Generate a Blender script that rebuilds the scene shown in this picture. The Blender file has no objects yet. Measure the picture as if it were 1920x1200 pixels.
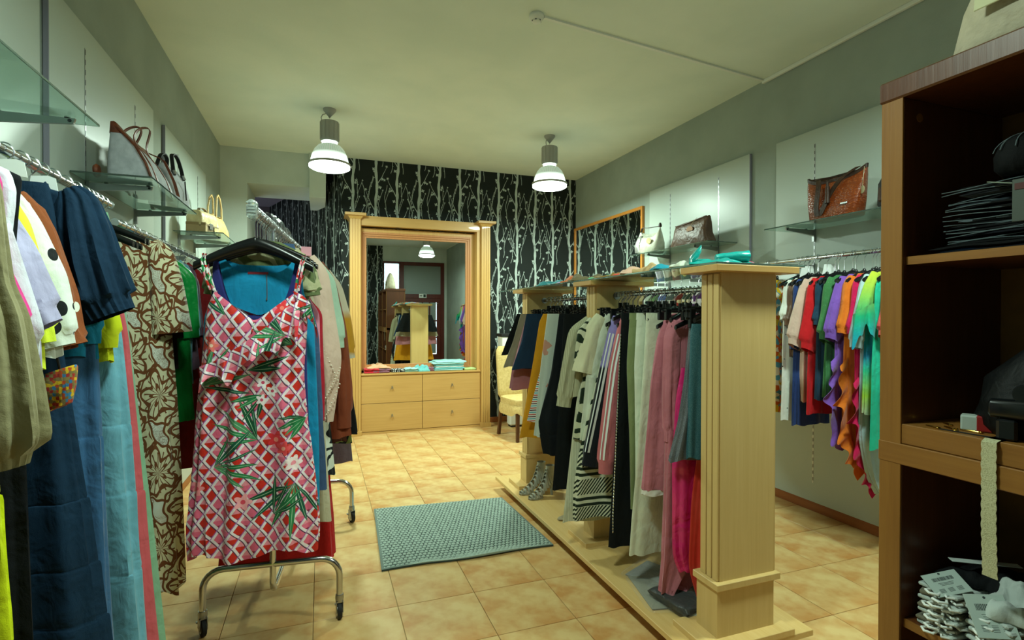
import bpy, math, random
import numpy as np
from math import sin, cos, pi, radians
C = bpy.context.scene.collection
S = bpy.context.scene
random.seed(7)

# ------------------------------------------------------------------ camera, world, light, exposure
cam_d = bpy.data.cameras.new('camera'); cam = bpy.data.objects.new('camera', cam_d); C.objects.link(cam)
cam_d.sensor_width = 36.0; cam_d.lens = 36.0 * 988.8 / 1920; cam_d.clip_start = 0.05; cam_d.clip_end = 60
import mathutils
yaw, pit, rol = radians(19.96), radians(-0.45), radians(-0.10)
f_ = np.array([sin(yaw)*cos(pit), cos(yaw)*cos(pit), sin(pit)])
r_ = np.array([cos(yaw), -sin(yaw), 0.0]); d_ = np.cross(f_, r_)
rr = cos(rol)*r_ + sin(rol)*d_; dd = -sin(rol)*r_ + cos(rol)*d_
cam.matrix_world = mathutils.Matrix(((rr[0], -dd[0], -f_[0], 0.0), (rr[1], -dd[1], -f_[1], 0.0), (rr[2], -dd[2], -f_[2], 1.5), (0, 0, 0, 1)))
S.camera = cam
S.view_settings.view_transform = 'Standard'; S.view_settings.look = 'None'
S.view_settings.exposure = 0.15; S.view_settings.gamma = 1.0; S.view_settings.use_curve_mapping = False
w = bpy.data.worlds.new('world'); S.world = w; w.use_nodes = True
w.node_tree.nodes['Background'].inputs[0].default_value = (0.75, 0.92, 1.0, 1)
w.node_tree.nodes['Background'].inputs[1].default_value = 3.0
LAMP_W = (74.0, 74.0, 48.0, 38.0); LAMP_COL = (0.78, 1.0, 0.84)
def area(name, loc, size, power, col, rx=0.0, shape='DISK'):
    l = bpy.data.lights.new(name, 'AREA'); l.shape = shape; l.size = size; l.energy = power; l.color = col
    o = bpy.data.objects.new(name, l); C.objects.link(o); o.location = loc; o.rotation_euler = (rx, 0, 0)
    return o
LAMPS = [(0.086, 5.482), (2.42, 5.436), (2.42, 1.32), (0.09, 1.32)]
for (lx, ly), lw in zip(LAMPS, LAMP_W):
    area('lamp_light', (lx, ly, 2.925), 0.30, lw, LAMP_COL)

# ------------------------------------------------------------------ colours and node maths
def lin(h):
    if isinstance(h, (tuple, list)): return tuple(h[:3]) + (1,)
    h = h.lstrip('#'); c = [int(h[i:i+2], 16)/255 for i in (0, 2, 4)]
    return tuple((x/12.92 if x <= 0.04045 else ((x+0.055)/1.055)**2.4) for x in c) + (1,)
class V:
    nt = None
    def __init__(s, x): s.x = x
    @staticmethod
    def op(o, *a):
        n = V.nt.nodes.new('ShaderNodeMath'); n.operation = o
        for i, v in enumerate(a):
            if isinstance(v, V): v = v.x
            if isinstance(v, (int, float)): n.inputs[i].default_value = v
            else: V.nt.links.new(v, n.inputs[i])
        return V(n.outputs[0])
    def __add__(s, o): return V.op('ADD', s, o)
    __radd__ = __add__
    def __sub__(s, o): return V.op('SUBTRACT', s, o)
    def __rsub__(s, o): return V.op('SUBTRACT', o, s)
    def __mul__(s, o): return V.op('MULTIPLY', s, o)
    __rmul__ = __mul__
    def __truediv__(s, o): return V.op('DIVIDE', s, o)
    def lt(s, o): return V.op('LESS_THAN', s, o)
    def gt(s, o): return V.op('GREATER_THAN', s, o)
    def fract(s): return V.op('FRACT', s)
    def floor(s): return V.op('FLOOR', s)
    def abs(s): return V.op('ABSOLUTE', s)
    def sin(s): return V.op('SINE', s)
    def sqrt(s): return V.op('SQRT', s)
def vmax(a, b): return V.op('MAXIMUM', a, b)
def vmin(a, b): return V.op('MINIMUM', a, b)
def atan2(a, b): return V.op('ARCTAN2', a, b)
def length(a, b): return (a*a + b*b).sqrt()
def mix(fac, a, b):
    n = V.nt.nodes.new('ShaderNodeMix'); n.data_type = 'RGBA'
    for v, s in ((fac, n.inputs[0]), (a, n.inputs[6]), (b, n.inputs[7])):
        if isinstance(v, V): v = v.x
        if isinstance(v, str): v = lin(v)
        if isinstance(v, (int, float)): s.default_value = v
        elif isinstance(v, tuple): s.default_value = tuple(float(q) for q in v[:3]) + (1.0,)
        else: V.nt.links.new(v, s)
    return n.outputs[2]
def noise(scale, detail=2, dist=0.0, vec=None, out=0, rough=0.5):
    n = V.nt.nodes.new('ShaderNodeTexNoise'); n.inputs['Scale'].default_value = scale
    n.inputs['Detail'].default_value = detail; n.inputs['Distortion'].default_value = dist; n.inputs['Roughness'].default_value = rough
    V.nt.links.new(vec if vec is not None else objco(), n.inputs['Vector']); return V(n.outputs[out])
def voro(scale, vec, out=0, rnd=1.0):
    n = V.nt.nodes.new('ShaderNodeTexVoronoi'); n.inputs['Scale'].default_value = scale; n.inputs['Randomness'].default_value = rnd
    V.nt.links.new(vec, n.inputs['Vector']); return n.outputs[out]
def objco():
    t = V.nt.nodes.new('ShaderNodeTexCoord'); return t.outputs['Object']
def scaled(sx, sy, sz, vec=None):
    m = V.nt.nodes.new('ShaderNodeMapping'); m.inputs['Scale'].default_value = (sx, sy, sz)
    V.nt.links.new(vec if vec is not None else objco(), m.inputs['Vector']); return m.outputs[0]
def xyz(vec=None):
    s = V.nt.nodes.new('ShaderNodeSeparateXYZ'); V.nt.links.new(vec if vec is not None else objco(), s.inputs[0])
    return V(s.outputs[0]), V(s.outputs[1]), V(s.outputs[2])
def comb(a, b, c=0.0):
    n = V.nt.nodes.new('ShaderNodeCombineXYZ')
    for i, v in enumerate((a, b, c)):
        if isinstance(v, V): V.nt.links.new(v.x, n.inputs[i])
        else: n.inputs[i].default_value = v
    return n.outputs[0]
def objrand():
    n = V.nt.nodes.new('ShaderNodeObjectInfo'); return V(n.outputs['Random'])
MATS = {}
def M(name, col=None, rough=0.6, metal=0.0, fn=None, bump=None, sheen=0.0, emis=None, trans=0.0, ior=1.45, coat=0.0, alpha=1.0, spec=0.5):
    """one procedural material; fn() gives a colour socket, bump() a height and its depth in metres"""
    if name in MATS: return MATS[name]
    m = bpy.data.materials.new(name); m.use_nodes = True; V.nt = m.node_tree
    b = m.node_tree.nodes['Principled BSDF']
    if fn: V.nt.links.new(fn(), b.inputs['Base Color'])
    elif col is not None: b.inputs['Base Color'].default_value = lin(col)
    b.inputs['Roughness'].default_value = rough; b.inputs['Metallic'].default_value = metal
    b.inputs['Specular IOR Level'].default_value = spec
    b.inputs['Sheen Weight'].default_value = sheen; b.inputs['Coat Weight'].default_value = coat
    b.inputs['Transmission Weight'].default_value = trans; b.inputs['IOR'].default_value = ior; b.inputs['Alpha'].default_value = alpha
    if emis: b.inputs['Emission Color'].default_value = lin(emis[0]); b.inputs['Emission Strength'].default_value = emis[1]
    if bump:
        h, d = bump(); n = V.nt.nodes.new('ShaderNodeBump'); n.inputs['Distance'].default_value = d; n.inputs['Strength'].default_value = 0.8
        V.nt.links.new(h.x, n.inputs['Height']); V.nt.links.new(n.outputs[0], b.inputs['Normal'])
    MATS[name] = m; return m
def vary(c1, c2, scale=6, sx=1, sy=1, sz=1, lo=0.35, hi=0.65, detail=4):
    def f():
        n = noise(scale, detail, 0.2, scaled(sx, sy, sz)); k = V.op('SMOOTH_MIN', (n - lo)*(1/(hi-lo)), 1.0, 0.1)
        return mix(vmax(k, 0.0), c1, c2)
    return f
def wood(name, c1, c2, rough=0.45, axis='z', coat=0.1):
    s = {'z': (38, 38, 1.6), 'y': (38, 1.6, 38), 'x': (1.6, 38, 38)}[axis]
    def f():
        g = noise(1.0, 4, 0.5, scaled(*s)); g2 = noise(4.0, 3, 0.6, scaled(*s)); l = noise(1.3, 2)
        return mix(vmin(vmax((g*0.6 + g2*0.3 + l*0.3 - 0.33)*2.2, 0.0), 1.0), c1, c2)
    return M(name, fn=f, rough=rough, coat=coat, bump=lambda: (noise(2.0, 3, 0.3, scaled(*s)), 0.0006))
def cl(name, fn, rough=0.85, sheen=0.15, weave=True, spec=0.25, metal=0.0, coat=0.0):
    def bp():
        h = noise(9, 3, 0.4) + noise(24, 2, 1.2, scaled(1, 1, 0.45))*0.30
        if weave: h = h + noise(420, 1)*0.03
        return h, 0.016
    return M(name, fn=fn, rough=rough, sheen=sheen, bump=bp, spec=spec, metal=metal, coat=coat)
def plain(name, c, rough=0.85, **k):
    a = np.array(lin(c)[:3]); k.setdefault('sheen', 0.15 if a.max() > 0.06 else 0.0); return cl(name, vary(tuple(a*0.92), tuple(np.minimum(a*1.06, 1)), 5), rough, **k)
def dots(name, bg, fg, scale, r, rnd=0.7):
    def f():
        x, y, z = xyz(); d = V(voro(scale, comb(x.abs()+y, z), 0, rnd)); return mix(d.lt(r), bg, fg)
    return cl(name, f)
def stripes(name, cols, period, axis='x', wob=0.0):
    def f():
        x, y, z = xyz(); p = {'x': x, 'z': z, 'd': x+z}[axis]
        if wob: p = p + (noise(7, 2)-0.5)*wob
        t = (p*(1/period)).fract(); out = mix(0.0, cols[0], cols[0]); n = len(cols)
        for i, c in enumerate(cols[1:], 1): out = mix(t.gt(i/n), out, c)
        return out
    return cl(name, f)
def bands(name, ramp, n_amt=0.08):
    """colours down the height: ramp = [(z, colour)] from the top (z falling)"""
    def f():
        x, y, z = xyz(); q = z + (noise(6, 2)-0.5)*n_amt; out = mix(0.0, ramp[0][1], ramp[0][1])
        for (z0, c0), (z1, c1) in zip(ramp, ramp[1:]):
            out = mix(vmin(vmax((z0-q)*(1/(z0-z1)), 0.0), 1.0), out, c1)
        return out
    return cl(name, f)
def mosaic(name, cols, scale, rnd=1.0):
    def f():
        x, y, z = xyz(); c = voro(scale, comb(x+y, z), 1, rnd); s = V.nt.nodes.new('ShaderNodeSeparateColor'); V.nt.links.new(c, s.inputs[0])
        r = V(s.outputs[0]); out = mix(0.0, cols[0], cols[0])
        for i, k in enumerate(cols[1:], 1): out = mix(r.gt(i/len(cols)), out, k)
        return out
    return cl(name, f)
def zebra(name, bg, fg, sc=14, dist=0.12, thr=0.1, ax=(1.0, 0.35)):
    def f():
        x, y, z = xyz(); p = x*ax[0] + z*ax[1] + (noise(5, 2)-0.5)*dist*3
        return mix((p*sc*6.28).sin().gt(thr), bg, fg)
    return cl(name, f)

# ------------------------------------------------------------------ mesh helpers
class MB:
    def __init__(s): s.v = []; s.f = []; s.m = []; s.n = 0
    def add(s, verts, faces, mi=0):
        verts = np.asarray(verts, float).reshape(-1, 3); s.v.append(verts); o = s.n
        s.f += [tuple(i+o for i in f) for f in faces]; s.m += [mi]*len(faces); s.n += len(verts); return s
    def box(s, x0, x1, y0, y1, z0, z1, bev=0.0, mi=0):
        if bev <= 0:
            v = [(x, y, z) for x in (x0, x1) for y in (y0, y1) for z in (z0, z1)]
            return s.add(v, [(0,1,3,2),(4,6,7,5),(0,4,5,1),(2,3,7,6),(0,2,6,4),(1,5,7,3)], mi)
        b = min(bev, abs(x1-x0)/2.1, abs(y1-y0)/2.1, abs(z1-z0)/2.1); v = []
        for sx in (0, 1):
            for sy in (0, 1):
                for sz in (0, 1):
                    X, Y, Z = (x0, x1)[sx], (y0, y1)[sy], (z0, z1)[sz]; dx, dy, dz = (b, -b)[sx], (b, -b)[sy], (b, -b)[sz]
                    v += [(X, Y+dy, Z+dz), (X+dx, Y, Z+dz), (X+dx, Y+dy, Z)]
        I = lambda a, b_, c, k: (a*4+b_*2+c)*3+k
        F = [(I(0,0,0,0),I(0,0,1,0),I(0,1,1,0),I(0,1,0,0)), (I(1,0,0,0),I(1,1,0,0),I(1,1,1,0),I(1,0,1,0)),
             (I(0,0,0,1),I(1,0,0,1),I(1,0,1,1),I(0,0,1,1)), (I(0,1,0,1),I(0,1,1,1),I(1,1,1,1),I(1,1,0,1)),
             (I(0,0,0,2),I(0,1,0,2),I(1,1,0,2),I(1,0,0,2)), (I(0,0,1,2),I(1,0,1,2),I(1,1,1,2),I(0,1,1,2))]
        for a in (0, 1):
            for c in (0, 1):
                F += [(I(0,a,c,1),I(1,a,c,1),I(1,a,c,2),I(0,a,c,2)), (I(a,0,c,0),I(a,1,c,0),I(a,1,c,2),I(a,0,c,2)), (I(a,c,0,0),I(a,c,1,0),I(a,c,1,1),I(a,c,0,1))]
        for a in (0, 1):
            for b_ in (0, 1):
                for c in (0, 1): F.append((I(a,b_,c,0), I(a,b_,c,1), I(a,b_,c,2)))
        return s.add(v, F, mi)
    def rings(s, R, cap=True, closed=True, mi=0, capend=None):
        """R: array rings x n x 3"""
        R = np.asarray(R, float); k, n = R.shape[:2]; F = []
        for i in range(k-1):
            for j in range(n if closed else n-1):
                a = i*n+j; b = i*n+(j+1) % n; F.append((a, b, b+n, a+n))
        if cap: F.append(tuple(range(n-1, -1, -1)))
        if (cap if capend is None else capend): F.append(tuple((k-1)*n+j for j in range(n)))
        return s.add(R.reshape(-1, 3), F, mi)
    def tube(s, pts, r, n=8, mi=0, cap=True):
        P = np.asarray(pts, float); k = len(P); r = np.broadcast_to(np.asarray(r, float), (k,)); R = []
        T = np.gradient(P, axis=0); T /= (np.linalg.norm(T, axis=1)[:, None]+1e-12)
        up = np.array([0, 0, 1.0]) if abs(T[0][2]) < 0.9 else np.array([1.0, 0, 0]); a = np.cross(T[0], up); a /= np.linalg.norm(a)
        for i in range(k):
            a = a - T[i]*np.dot(a, T[i]); a /= np.linalg.norm(a); b = np.cross(T[i], a)
            R.append([P[i] + r[i]*(cos(2*pi*j/n)*a + sin(2*pi*j/n)*b) for j in range(n)])
        return s.rings(R, cap, mi=mi)
    def lathe(s, prof, n=24, c=(0, 0, 0), axis='z', mi=0, cap=True):
        R = []
        for (r, h) in prof:
            ring = []
            for j in range(n):
                a = 2*pi*j/n; p = (r*cos(a), r*sin(a), h)
                if axis == 'y': p = (p[0], p[2], p[1])
                if axis == 'x': p = (p[2], p[0], p[1])
                ring.append((p[0]+c[0], p[1]+c[1], p[2]+c[2]))
            R.append(ring)
        return s.rings(R, cap, mi=mi)
    def prism(s, out, y0, y1, plane='xz', mi=0):
        n = len(out)
        def P(a, b, h): return {'xz': (a, h, b), 'xy': (a, b, h), 'yz': (h, a, b)}[plane]
        v = [P(a, b, y0) for a, b in out] + [P(a, b, y1) for a, b in out]
        F = [tuple(range(n)), tuple(range(2*n-1, n-1, -1))] + [(i, (i+1) % n, (i+1) % n+n, i+n) for i in range(n)]
        return s.add(v, F, mi)
    def build(s, name, mats, parent=None, loc=(0, 0, 0), rz=0.0, smooth=False, label=None, cat=None, group=None, kind=None, rot=None):
        me = bpy.data.meshes.new(name); v = np.concatenate(s.v)
        me.from_pydata([tuple(p) for p in v.tolist()], [], s.f); mats = mats if isinstance(mats, (list, tuple)) else [mats]
        for m in mats: me.materials.append(m)
        if len(mats) > 1: me.polygons.foreach_set('material_index', s.m)
        if smooth: me.polygons.foreach_set('use_smooth', [True]*len(s.f))
        me.update(); o = bpy.data.objects.new(name, me); C.objects.link(o)
        import bmesh
        bm = bmesh.new(); bm.from_mesh(me); bmesh.ops.recalc_face_normals(bm, faces=bm.faces); bm.to_mesh(me); bm.free()
        if smooth == 'auto' or smooth is True:
            try: me.set_sharp_from_angle(angle=radians(50))
            except Exception: pass
        o.parent = parent; o.location = loc; o.rotation_euler = rot if rot else (0, 0, rz)
        if label: o['label'] = label
        if cat: o['category'] = cat
        if group: o['group'] = group
        if kind: o['kind'] = kind
        return o
def thing(name, label, cat, loc=(0, 0, 0), rz=0.0, group=None, rot=None):
    o = bpy.data.objects.new(name, None); C.objects.link(o); o.location = loc; o.rotation_euler = rot if rot else (0, 0, rz)
    o['label'] = label; o['category'] = cat
    if group: o['group'] = group
    return o
KIDS = {}
def copy_tree(o, loc=None, rz=None, label=None, group=None, parent=None):
    c = o.copy(); C.objects.link(c); c.parent = parent
    if loc is not None: c.location = loc
    if rz is not None: c.rotation_euler = (0, 0, rz)
    if label: c['label'] = label
    if group: c['group'] = group
    for ch in list(o.children): copy_tree(ch, parent=c)
    return c
def arc(cx, cz, r, a0, a1, n, y=0.0): return [(cx+r*cos(radians(a0+(a1-a0)*i/n)), y, cz+r*sin(radians(a0+(a1-a0)*i/n))) for i in range(n+1)]

# ------------------------------------------------------------------ materials
m_wall = M('wall_paint_grey', fn=vary('#98a39b', '#a1aca4', 3), rough=0.9, bump=lambda: (noise(90, 3), 0.001))
m_wallw = M('wall_paint_pale', fn=vary('#c2cdc6', '#ccd6d0', 3), rough=0.9, bump=lambda: (noise(90, 3), 0.001))
m_ceil = M('ceiling_paint', fn=vary('#dbe6dc', '#e3ece2', 2), rough=0.95, bump=lambda: (noise(70, 3), 0.0008))
m_panel = M('panel_melamine', col='#b3beb7', rough=0.35)
m_edge = M('panel_edge', col='#8e8e9c', rough=0.4)
m_white = M('white_plastic', col='#e4e8e2', rough=0.4)
m_grout = M('grout', col='#b09a6c', rough=0.95)
def tilef():
    r = objrand(); n = noise(3.5, 5, 0.6); n2 = noise(13, 3, 0.3)
    k = vmin(vmax((n*0.8+n2*0.5-0.50)*3.4, 0.0), 1.0); a = mix(k, '#d9bb80', '#c0874a')
    return mix(r*0.35, a, '#cfac70')
m_tile = M('floor_tile_glaze', fn=tilef, rough=0.38, bump=lambda: (noise(14, 3), 0.0012), spec=0.4)
m_beech = wood('beech_veneer', '#cfa663', '#c09654')
m_beechh = wood('beech_veneer_across', '#cba262', '#bb9152', axis='x')
m_beechy = wood('beech_veneer_along', '#dfbf80', '#d2ac68', axis='y')
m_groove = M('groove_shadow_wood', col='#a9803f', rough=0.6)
m_maple = wood('maple_veneer', '#d4b67a', '#c8a86a', axis='z')
m_cherry = wood('cherry_wood', '#63371a', '#4c2710', rough=0.4)
m_cherryl = wood('oak_facing', '#94662e', '#7c5022', rough=0.42, axis='y')
m_cherryz = wood('oak_facing_upright', '#96682e', '#7e5222', rough=0.42, axis='z')
m_back = M('backing_board', fn=vary('#7a5214', '#54340c', 5, detail=5), rough=0.5)
m_red = wood('mahogany_door', '#6a2418', '#4a1810', rough=0.4)
m_orange = wood('pine_frame', '#d08c3a', '#bd7828')
m_skirt = wood('skirting_wood', '#a5622c', '#8a4c1e', axis='y')
m_chrome = M('chrome', col='#c9ccd0', rough=0.16, metal=1.0)
m_steel = M('brushed_steel', col='#a9abad', rough=0.32, metal=1.0)
m_wire = M('hanger_wire', col='#d4d6da', rough=0.25, metal=1.0)
m_black = M('black_plastic', col='#0c0f11', rough=0.28)
m_rubber = M('black_rubber', col='#141414', rough=0.7)
m_dark = M('dark_slot', col='#22262a', rough=0.6)
m_glass = M('shelf_glass', col='#cbe8dc', rough=0.02, trans=0.92, ior=1.45)
m_pane = M('window_glass', col='#eef4f2', rough=0.01, trans=1.0, ior=1.45)
m_clear = M('clear_plastic', col='#e6f0ee', rough=0.12, trans=0.75, ior=1.4)
m_mirror = M('mirror_silver', col='#e9efec', rough=0.0, metal=1.0)
m_lampm = M('lamp_metal', col='#a6a6a2', rough=0.5, metal=0.1)
def paper(): return mix(noise(2, 1)*0.2, '#0b1512', '#0e1a17')
m_paper = M('wallpaper_black', fn=paper, rough=0.75)
m_print = M('wallpaper_print', col='#b4c0bc', rough=0.6)
m_card = M('white_card', col='#e9eeec', rough=0.6)
m_glow = M('lamp_diffuser', col='#ffffff', rough=0.4, emis=('#eafff2', 7.0))

# ------------------------------------------------------------------ the setting
X0, X1, Y0, Y1, H = -1.12, 3.58, -1.60, 7.08, 3.52
floor = MB().box(X0-0.1, X1+0.1, Y0-0.1, 10.8, -0.12, -0.007).build('floor', m_grout, kind='structure')
T = 0.409; tb = MB().box(-T/2+0.0016, T/2-0.0016, -T/2+0.0016, T/2-0.0016, -0.0075, 0.0, bev=0.0012).build('floor_tile', m_tile, parent=floor)
first = True; gx0 = 0.374-T/2; gy0 = 2.748-T/2
for i in range(-4, 9):
    for j in range(-11, 19):
        x = gx0 + i*T; y = gy0 + j*T
        if x-T/2 < X0-0.30 or x+T/2 > X1+0.22 or y-T/2 < Y0-0.15 or y+T/2 > 10.2: continue
        if y > Y1+0.3 and x > 0.5: continue
        if first: o = tb; first = False
        else: o = tb.copy(); C.objects.link(o)
        o.location = (x, y, 0)
MB().box(X0-0.1, X1+0.1, Y0-0.1, 7.9, H, H+0.1).build('ceiling', m_ceil, kind='structure')
MB().box(X0-0.1, X0, Y0-0.1, Y1+0.9, 0, H).build('wall_left', m_wall, kind='structure')
MB().box(X1, X1+0.1, Y0-0.1, Y1+0.1, 0, H).build('wall_right', m_wall, kind='structure')
wb = MB().box(0.25, X1, Y1, Y1+0.1, 0, H).build('wall_back', m_paper, kind='structure')
# white part of the back wall with the opening to the back room
wo = MB().box(X0, -0.83, Y1, 7.9, 0, H).box(-0.83, -0.13, Y1, 7.9, 3.10, H).build('wall_back_left', m_wallw, kind='structure')
MB().box(-0.13, 0.065, Y1-0.06, 7.9, 2.97, H, bev=0.004).build('trim_1', m_wallw, kind='structure')
# oblique papered wall, far wall and lower ceiling of the back room
A = np.array([0.25, 7.08]); B = np.array([-0.90, 10.25]); L_ob = float(np.linalg.norm(B-A)); dv = (B-A)/L_ob
ang = math.atan2(dv[1], dv[0])
w_ob = MB().box(0, L_ob, -0.10, 0.0, 0, H).build('wall_oblique', m_paper, loc=(A[0], A[1], 0), rz=ang, kind='structure')
m_mauve = M('back_room_paint', col='#6d6570', rough=0.9)
MB().box(-2.6, 0.2, 10.05, 10.15, 0, H).build('wall_far', m_mauve, kind='structure')
MB().box(-2.6, 0.3, 7.9, 10.3, 3.38, 3.48).build('ceiling_back_room', m_mauve, kind='structure')
MB().box(-2.7, -2.6, 7.8, 10.2, 0, H).box(-2.7, X0, 7.8, 7.9, 0, H).build('wall_back_room_side', m_mauve, kind='structure')
for o in (0,):
    sk = MB().box(X1-0.018, X1, Y0, Y1, 0, 0.075, bev=0.004).build('baseboard_right', m_skirt, kind='structure')
    MB().box(X0, X0+0.018, Y0, Y1, 0, 0.075, bev=0.004).build('baseboard_left', m_skirt, kind='structure')
    MB().box(0.25, X1-0.018, Y1-0.018, Y1, 0, 0.075, bev=0.004).build('baseboard_back', m_skirt, kind='structure')

# printed birches: flat silhouettes a hair proud of the paper
def birch_tile():
    rnd = random.Random(5); polys = []
    W_, H_ = 0.56, 1.12
    def ribbon(pts, wd):
        L, R_ = [], []
        for i, (x, z) in enumerate(pts):
            a = pts[max(i-1, 0)]; b = pts[min(i+1, len(pts)-1)]; tx, tz = b[0]-a[0], b[1]-a[1]; n = math.hypot(tx, tz)+1e-9
            ww = wd if not callable(wd) else wd(i/(len(pts)-1)); L.append((x-tz/n*ww, z+tx/n*ww)); R_.append((x+tz/n*ww, z-tx/n*ww))
        for i in range(len(pts)-1): polys.append([L[i], L[i+1], R_[i+1], R_[i]])
    def blob(x, z, r, k=5):
        n = 15; ph = rnd.random()*6
        polys.append([(x+r*(0.75+0.3*cos(k*2*pi*i/n+ph))*cos(2*pi*i/n), z+r*(0.75+0.3*cos(k*2*pi*i/n+ph))*sin(2*pi*i/n)) for i in range(n)])
    for t in range(2):
        cx = 0.14 + 0.28*t; ph = t*2.3
        tr = lambda z: cx + 0.010*sin(2*pi*z/H_+ph) + 0.005*sin(6*pi*z/H_+ph*2)
        n = 26; P = [(tr(H_*i/n), H_*i/n) for i in range(n+1)]
        ribbon(P, lambda u, p=ph: 0.0160 + 0.0035*sin(14*pi*u+p))
        for q in range(3):
            z = 0.12 + q*0.36 + t*0.17; sd = 1 if (q+t) % 2 else -1; z = z % H_
            br = [(tr(z)+sd*0.012, z-0.02)]
            for s in range(1, 7): br.append((br[-1][0]+sd*(0.017+0.004*rnd.random()), br[-1][1]+0.018+0.018*rnd.random()+0.003*s))
            ribbon(br, lambda u: 0.0055*(1-u*0.7)); blob(br[-1][0], br[-1][1]+0.012, 0.019)
            blob(br[3][0]+sd*0.004, br[3][1]-0.028, 0.022, 4); blob(br[3][0]+sd*0.030, br[3][1]-0.038, 0.019); blob(tr(z)+sd*0.042, z-0.075, 0.024, 4)
            blob(tr(z)-sd*0.030, z+0.13, 0.019); blob(tr(z)-sd*0.040, z+0.16, 0.022, 4)
    for q in range(5):                                   # thin wandering twigs
        cx = 0.03 + 0.112*q; ph = rnd.random()*6; am = 0.035 + 0.02*rnd.random(); n = 30; z0 = rnd.random()*0.3; z1 = H_-rnd.random()*0.3
        P = [(cx + am*sin(2*pi*(z0+(z1-z0)*i/n)/H_*1.0+ph) + 0.006*sin(9*i/n*pi), z0+(z1-z0)*i/n) for i in range(n+1)]
        ribbon(P, 0.0028)
        for s in range(3, n-1, 4): blob(P[s][0]+rnd.uniform(-0.006, 0.006), P[s][1], rnd.uniform(0.006, 0.012), 3)
        for s in (7, 15, 23):
            sd = rnd.choice((-1, 1)); br = [P[s]]
            for k in range(5): br.append((br[-1][0]+sd*0.012, br[-1][1]+0.03+0.01*rnd.random()))
            ribbon(br, 0.0022); blob(br[-1][0], br[-1][1], 0.011, 3)
    return polys, W_, H_
POLYS, BW, BH = birch_tile()
def paper_print(name, parent, x0, x1, z0, z1, y, sgn, off=0.0):
    """print on the plane y (local), facing -y (sgn=-1) or +y"""
    mb = MB(); v = []; F = []
    for i in range(int(math.floor((x0-off)/BW))-1, int(math.ceil((x1-off)/BW))+1):
        for j in range(int(z0//BH), int(math.ceil(z1/BH))):
            for p in POLYS:
                q = [(off+i*BW+a, j*BH+b) for a, b in p]
                ax = [a for a, b in q]; bz = [b for a, b in q]
                if max(ax) < x0 or min(ax) > x1 or max(bz) < z0 or min(bz) > z1: continue
                q = [(min(max(a, x0), x1), min(max(b, z0), z1)) for a, b in q]
                k = len(v); v += [(a, y+sgn*0.0008, b) for a, b in q]; F.append(tuple(range(k, k+len(q))))
    mb.add(v, F); o = mb.build(name, m_print, parent=parent, kind='stuff'); return o
paper_print('printed_birches', wb, 0.252, X1, 0, H, Y1, -1, 0.26)
paper_print('printed_birches', w_ob, 0.0, L_ob, 0, H, 0.0, 1, 0.1)

# front wall, behind the camera, seen only in the mirror: papered part, high window, door
wf = MB().box(X0, 1.70, Y0-0.1, Y0, 0, H).box(1.70, 2.20, Y0-0.1, Y0, 0, 1.7).box(1.70, X1, Y0-0.1, Y0, 3.08, H).box(3.50, X1, Y0-0.1, Y0, 0, 3.08).build('wall_front', m_wallw, kind='structure')
pf = MB().box(X0, 1.695, Y0, Y0+0.004, 0, H).build('wall_front_paper', m_paper, kind='structure')
paper_print('printed_birches', pf, X0, 1.69, 0, H, Y0+0.004, 1)
wn = MB()
for a, b, c, d in ((1.70, 1.74, 1.7, 3.08), (2.16, 2.20, 1.7, 3.08), (1.74, 2.16, 1.7, 1.75), (1.74, 2.16, 3.02, 3.08)): wn.box(a, b, Y0-0.08, Y0+0.02, c, d)
wn = wn.build('window_1', m_red, kind='structure')
MB().box(1.74, 2.16, Y0-0.05, Y0-0.044, 1.75, 3.02).build('pane', m_pane, parent=wn)
dr = MB()
for a, b, c, d in ((2.20, 2.30, 0, 3.08), (3.40, 3.50, 0, 3.08), (2.30, 3.40, 2.98, 3.08), (2.30, 3.40, 2.02, 2.14)): dr.box(a, b, Y0-0.08, Y0+0.03, c, d, bev=0.004)
dr = dr.build('door_1', m_red, kind='structure')
m_frost = M('door_glass', col='#8d9a98', rough=0.35, spec=0.5)
MB().box(2.30, 3.40, Y0-0.06, Y0-0.05, 2.14, 2.98).build('fanlight_pane', m_frost, parent=dr)
lf = MB().box(2.30, 2.42, Y0-0.06, Y0, 0, 2.02).box(3.28, 3.40, Y0-0.06, Y0, 0, 2.02).box(2.42, 3.28, Y0-0.06, Y0, 1.90, 2.02).box(2.42, 3.28, Y0-0.06, Y0, 0, 0.35)
for k in range(1, 4): lf.box(2.42+0.215*k-0.02, 2.42+0.215*k+0.02, Y0-0.06, Y0, 0.35, 1.90)
for zz in (0.85, 1.35): lf.box(2.42, 3.28, Y0-0.055, Y0-0.005, zz-0.02, zz+0.02)
lf = lf.build('door_leaf', m_red, parent=dr)
for k in range(4):
    for (a, b) in ((0.37, 0.83), (0.87, 1.33), (1.37, 1.90)):
        MB().box(2.44+0.215*k, 2.615+0.215*k, Y0-0.04, Y0-0.03, a, b).build('pane', m_frost, parent=lf)
MB().tube([(2.36, Y0+0.0, 1.0), (2.36, Y0+0.05, 1.0), (2.48, Y0+0.05, 1.0)], 0.009).build('door_handle', m_steel, parent=lf, smooth=True)
# exit sign above the door leaf: cream plate with running figure and arrow
ex = thing('exit_sign', 'small pale pictogram exit sign over the mahogany door, seen in the mirror', 'sign', (2.85, Y0+0.035, 2.09))
MB().box(-0.11, 0.11, 0, 0.008, -0.06, 0.06).build('plate', m_card, parent=ex)
g = MB()
for (a, b, c, d) in ((0.02, 0.09, -0.045, 0.045), (-0.09, -0.02, -0.008, 0.008), (-0.05, -0.04, -0.035, 0.035)): g.box(a, b, 0.008, 0.0095, c, d)
g.build('pictogram', M('sign_green_black', col='#12302a', rough=0.6), parent=ex)

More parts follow.
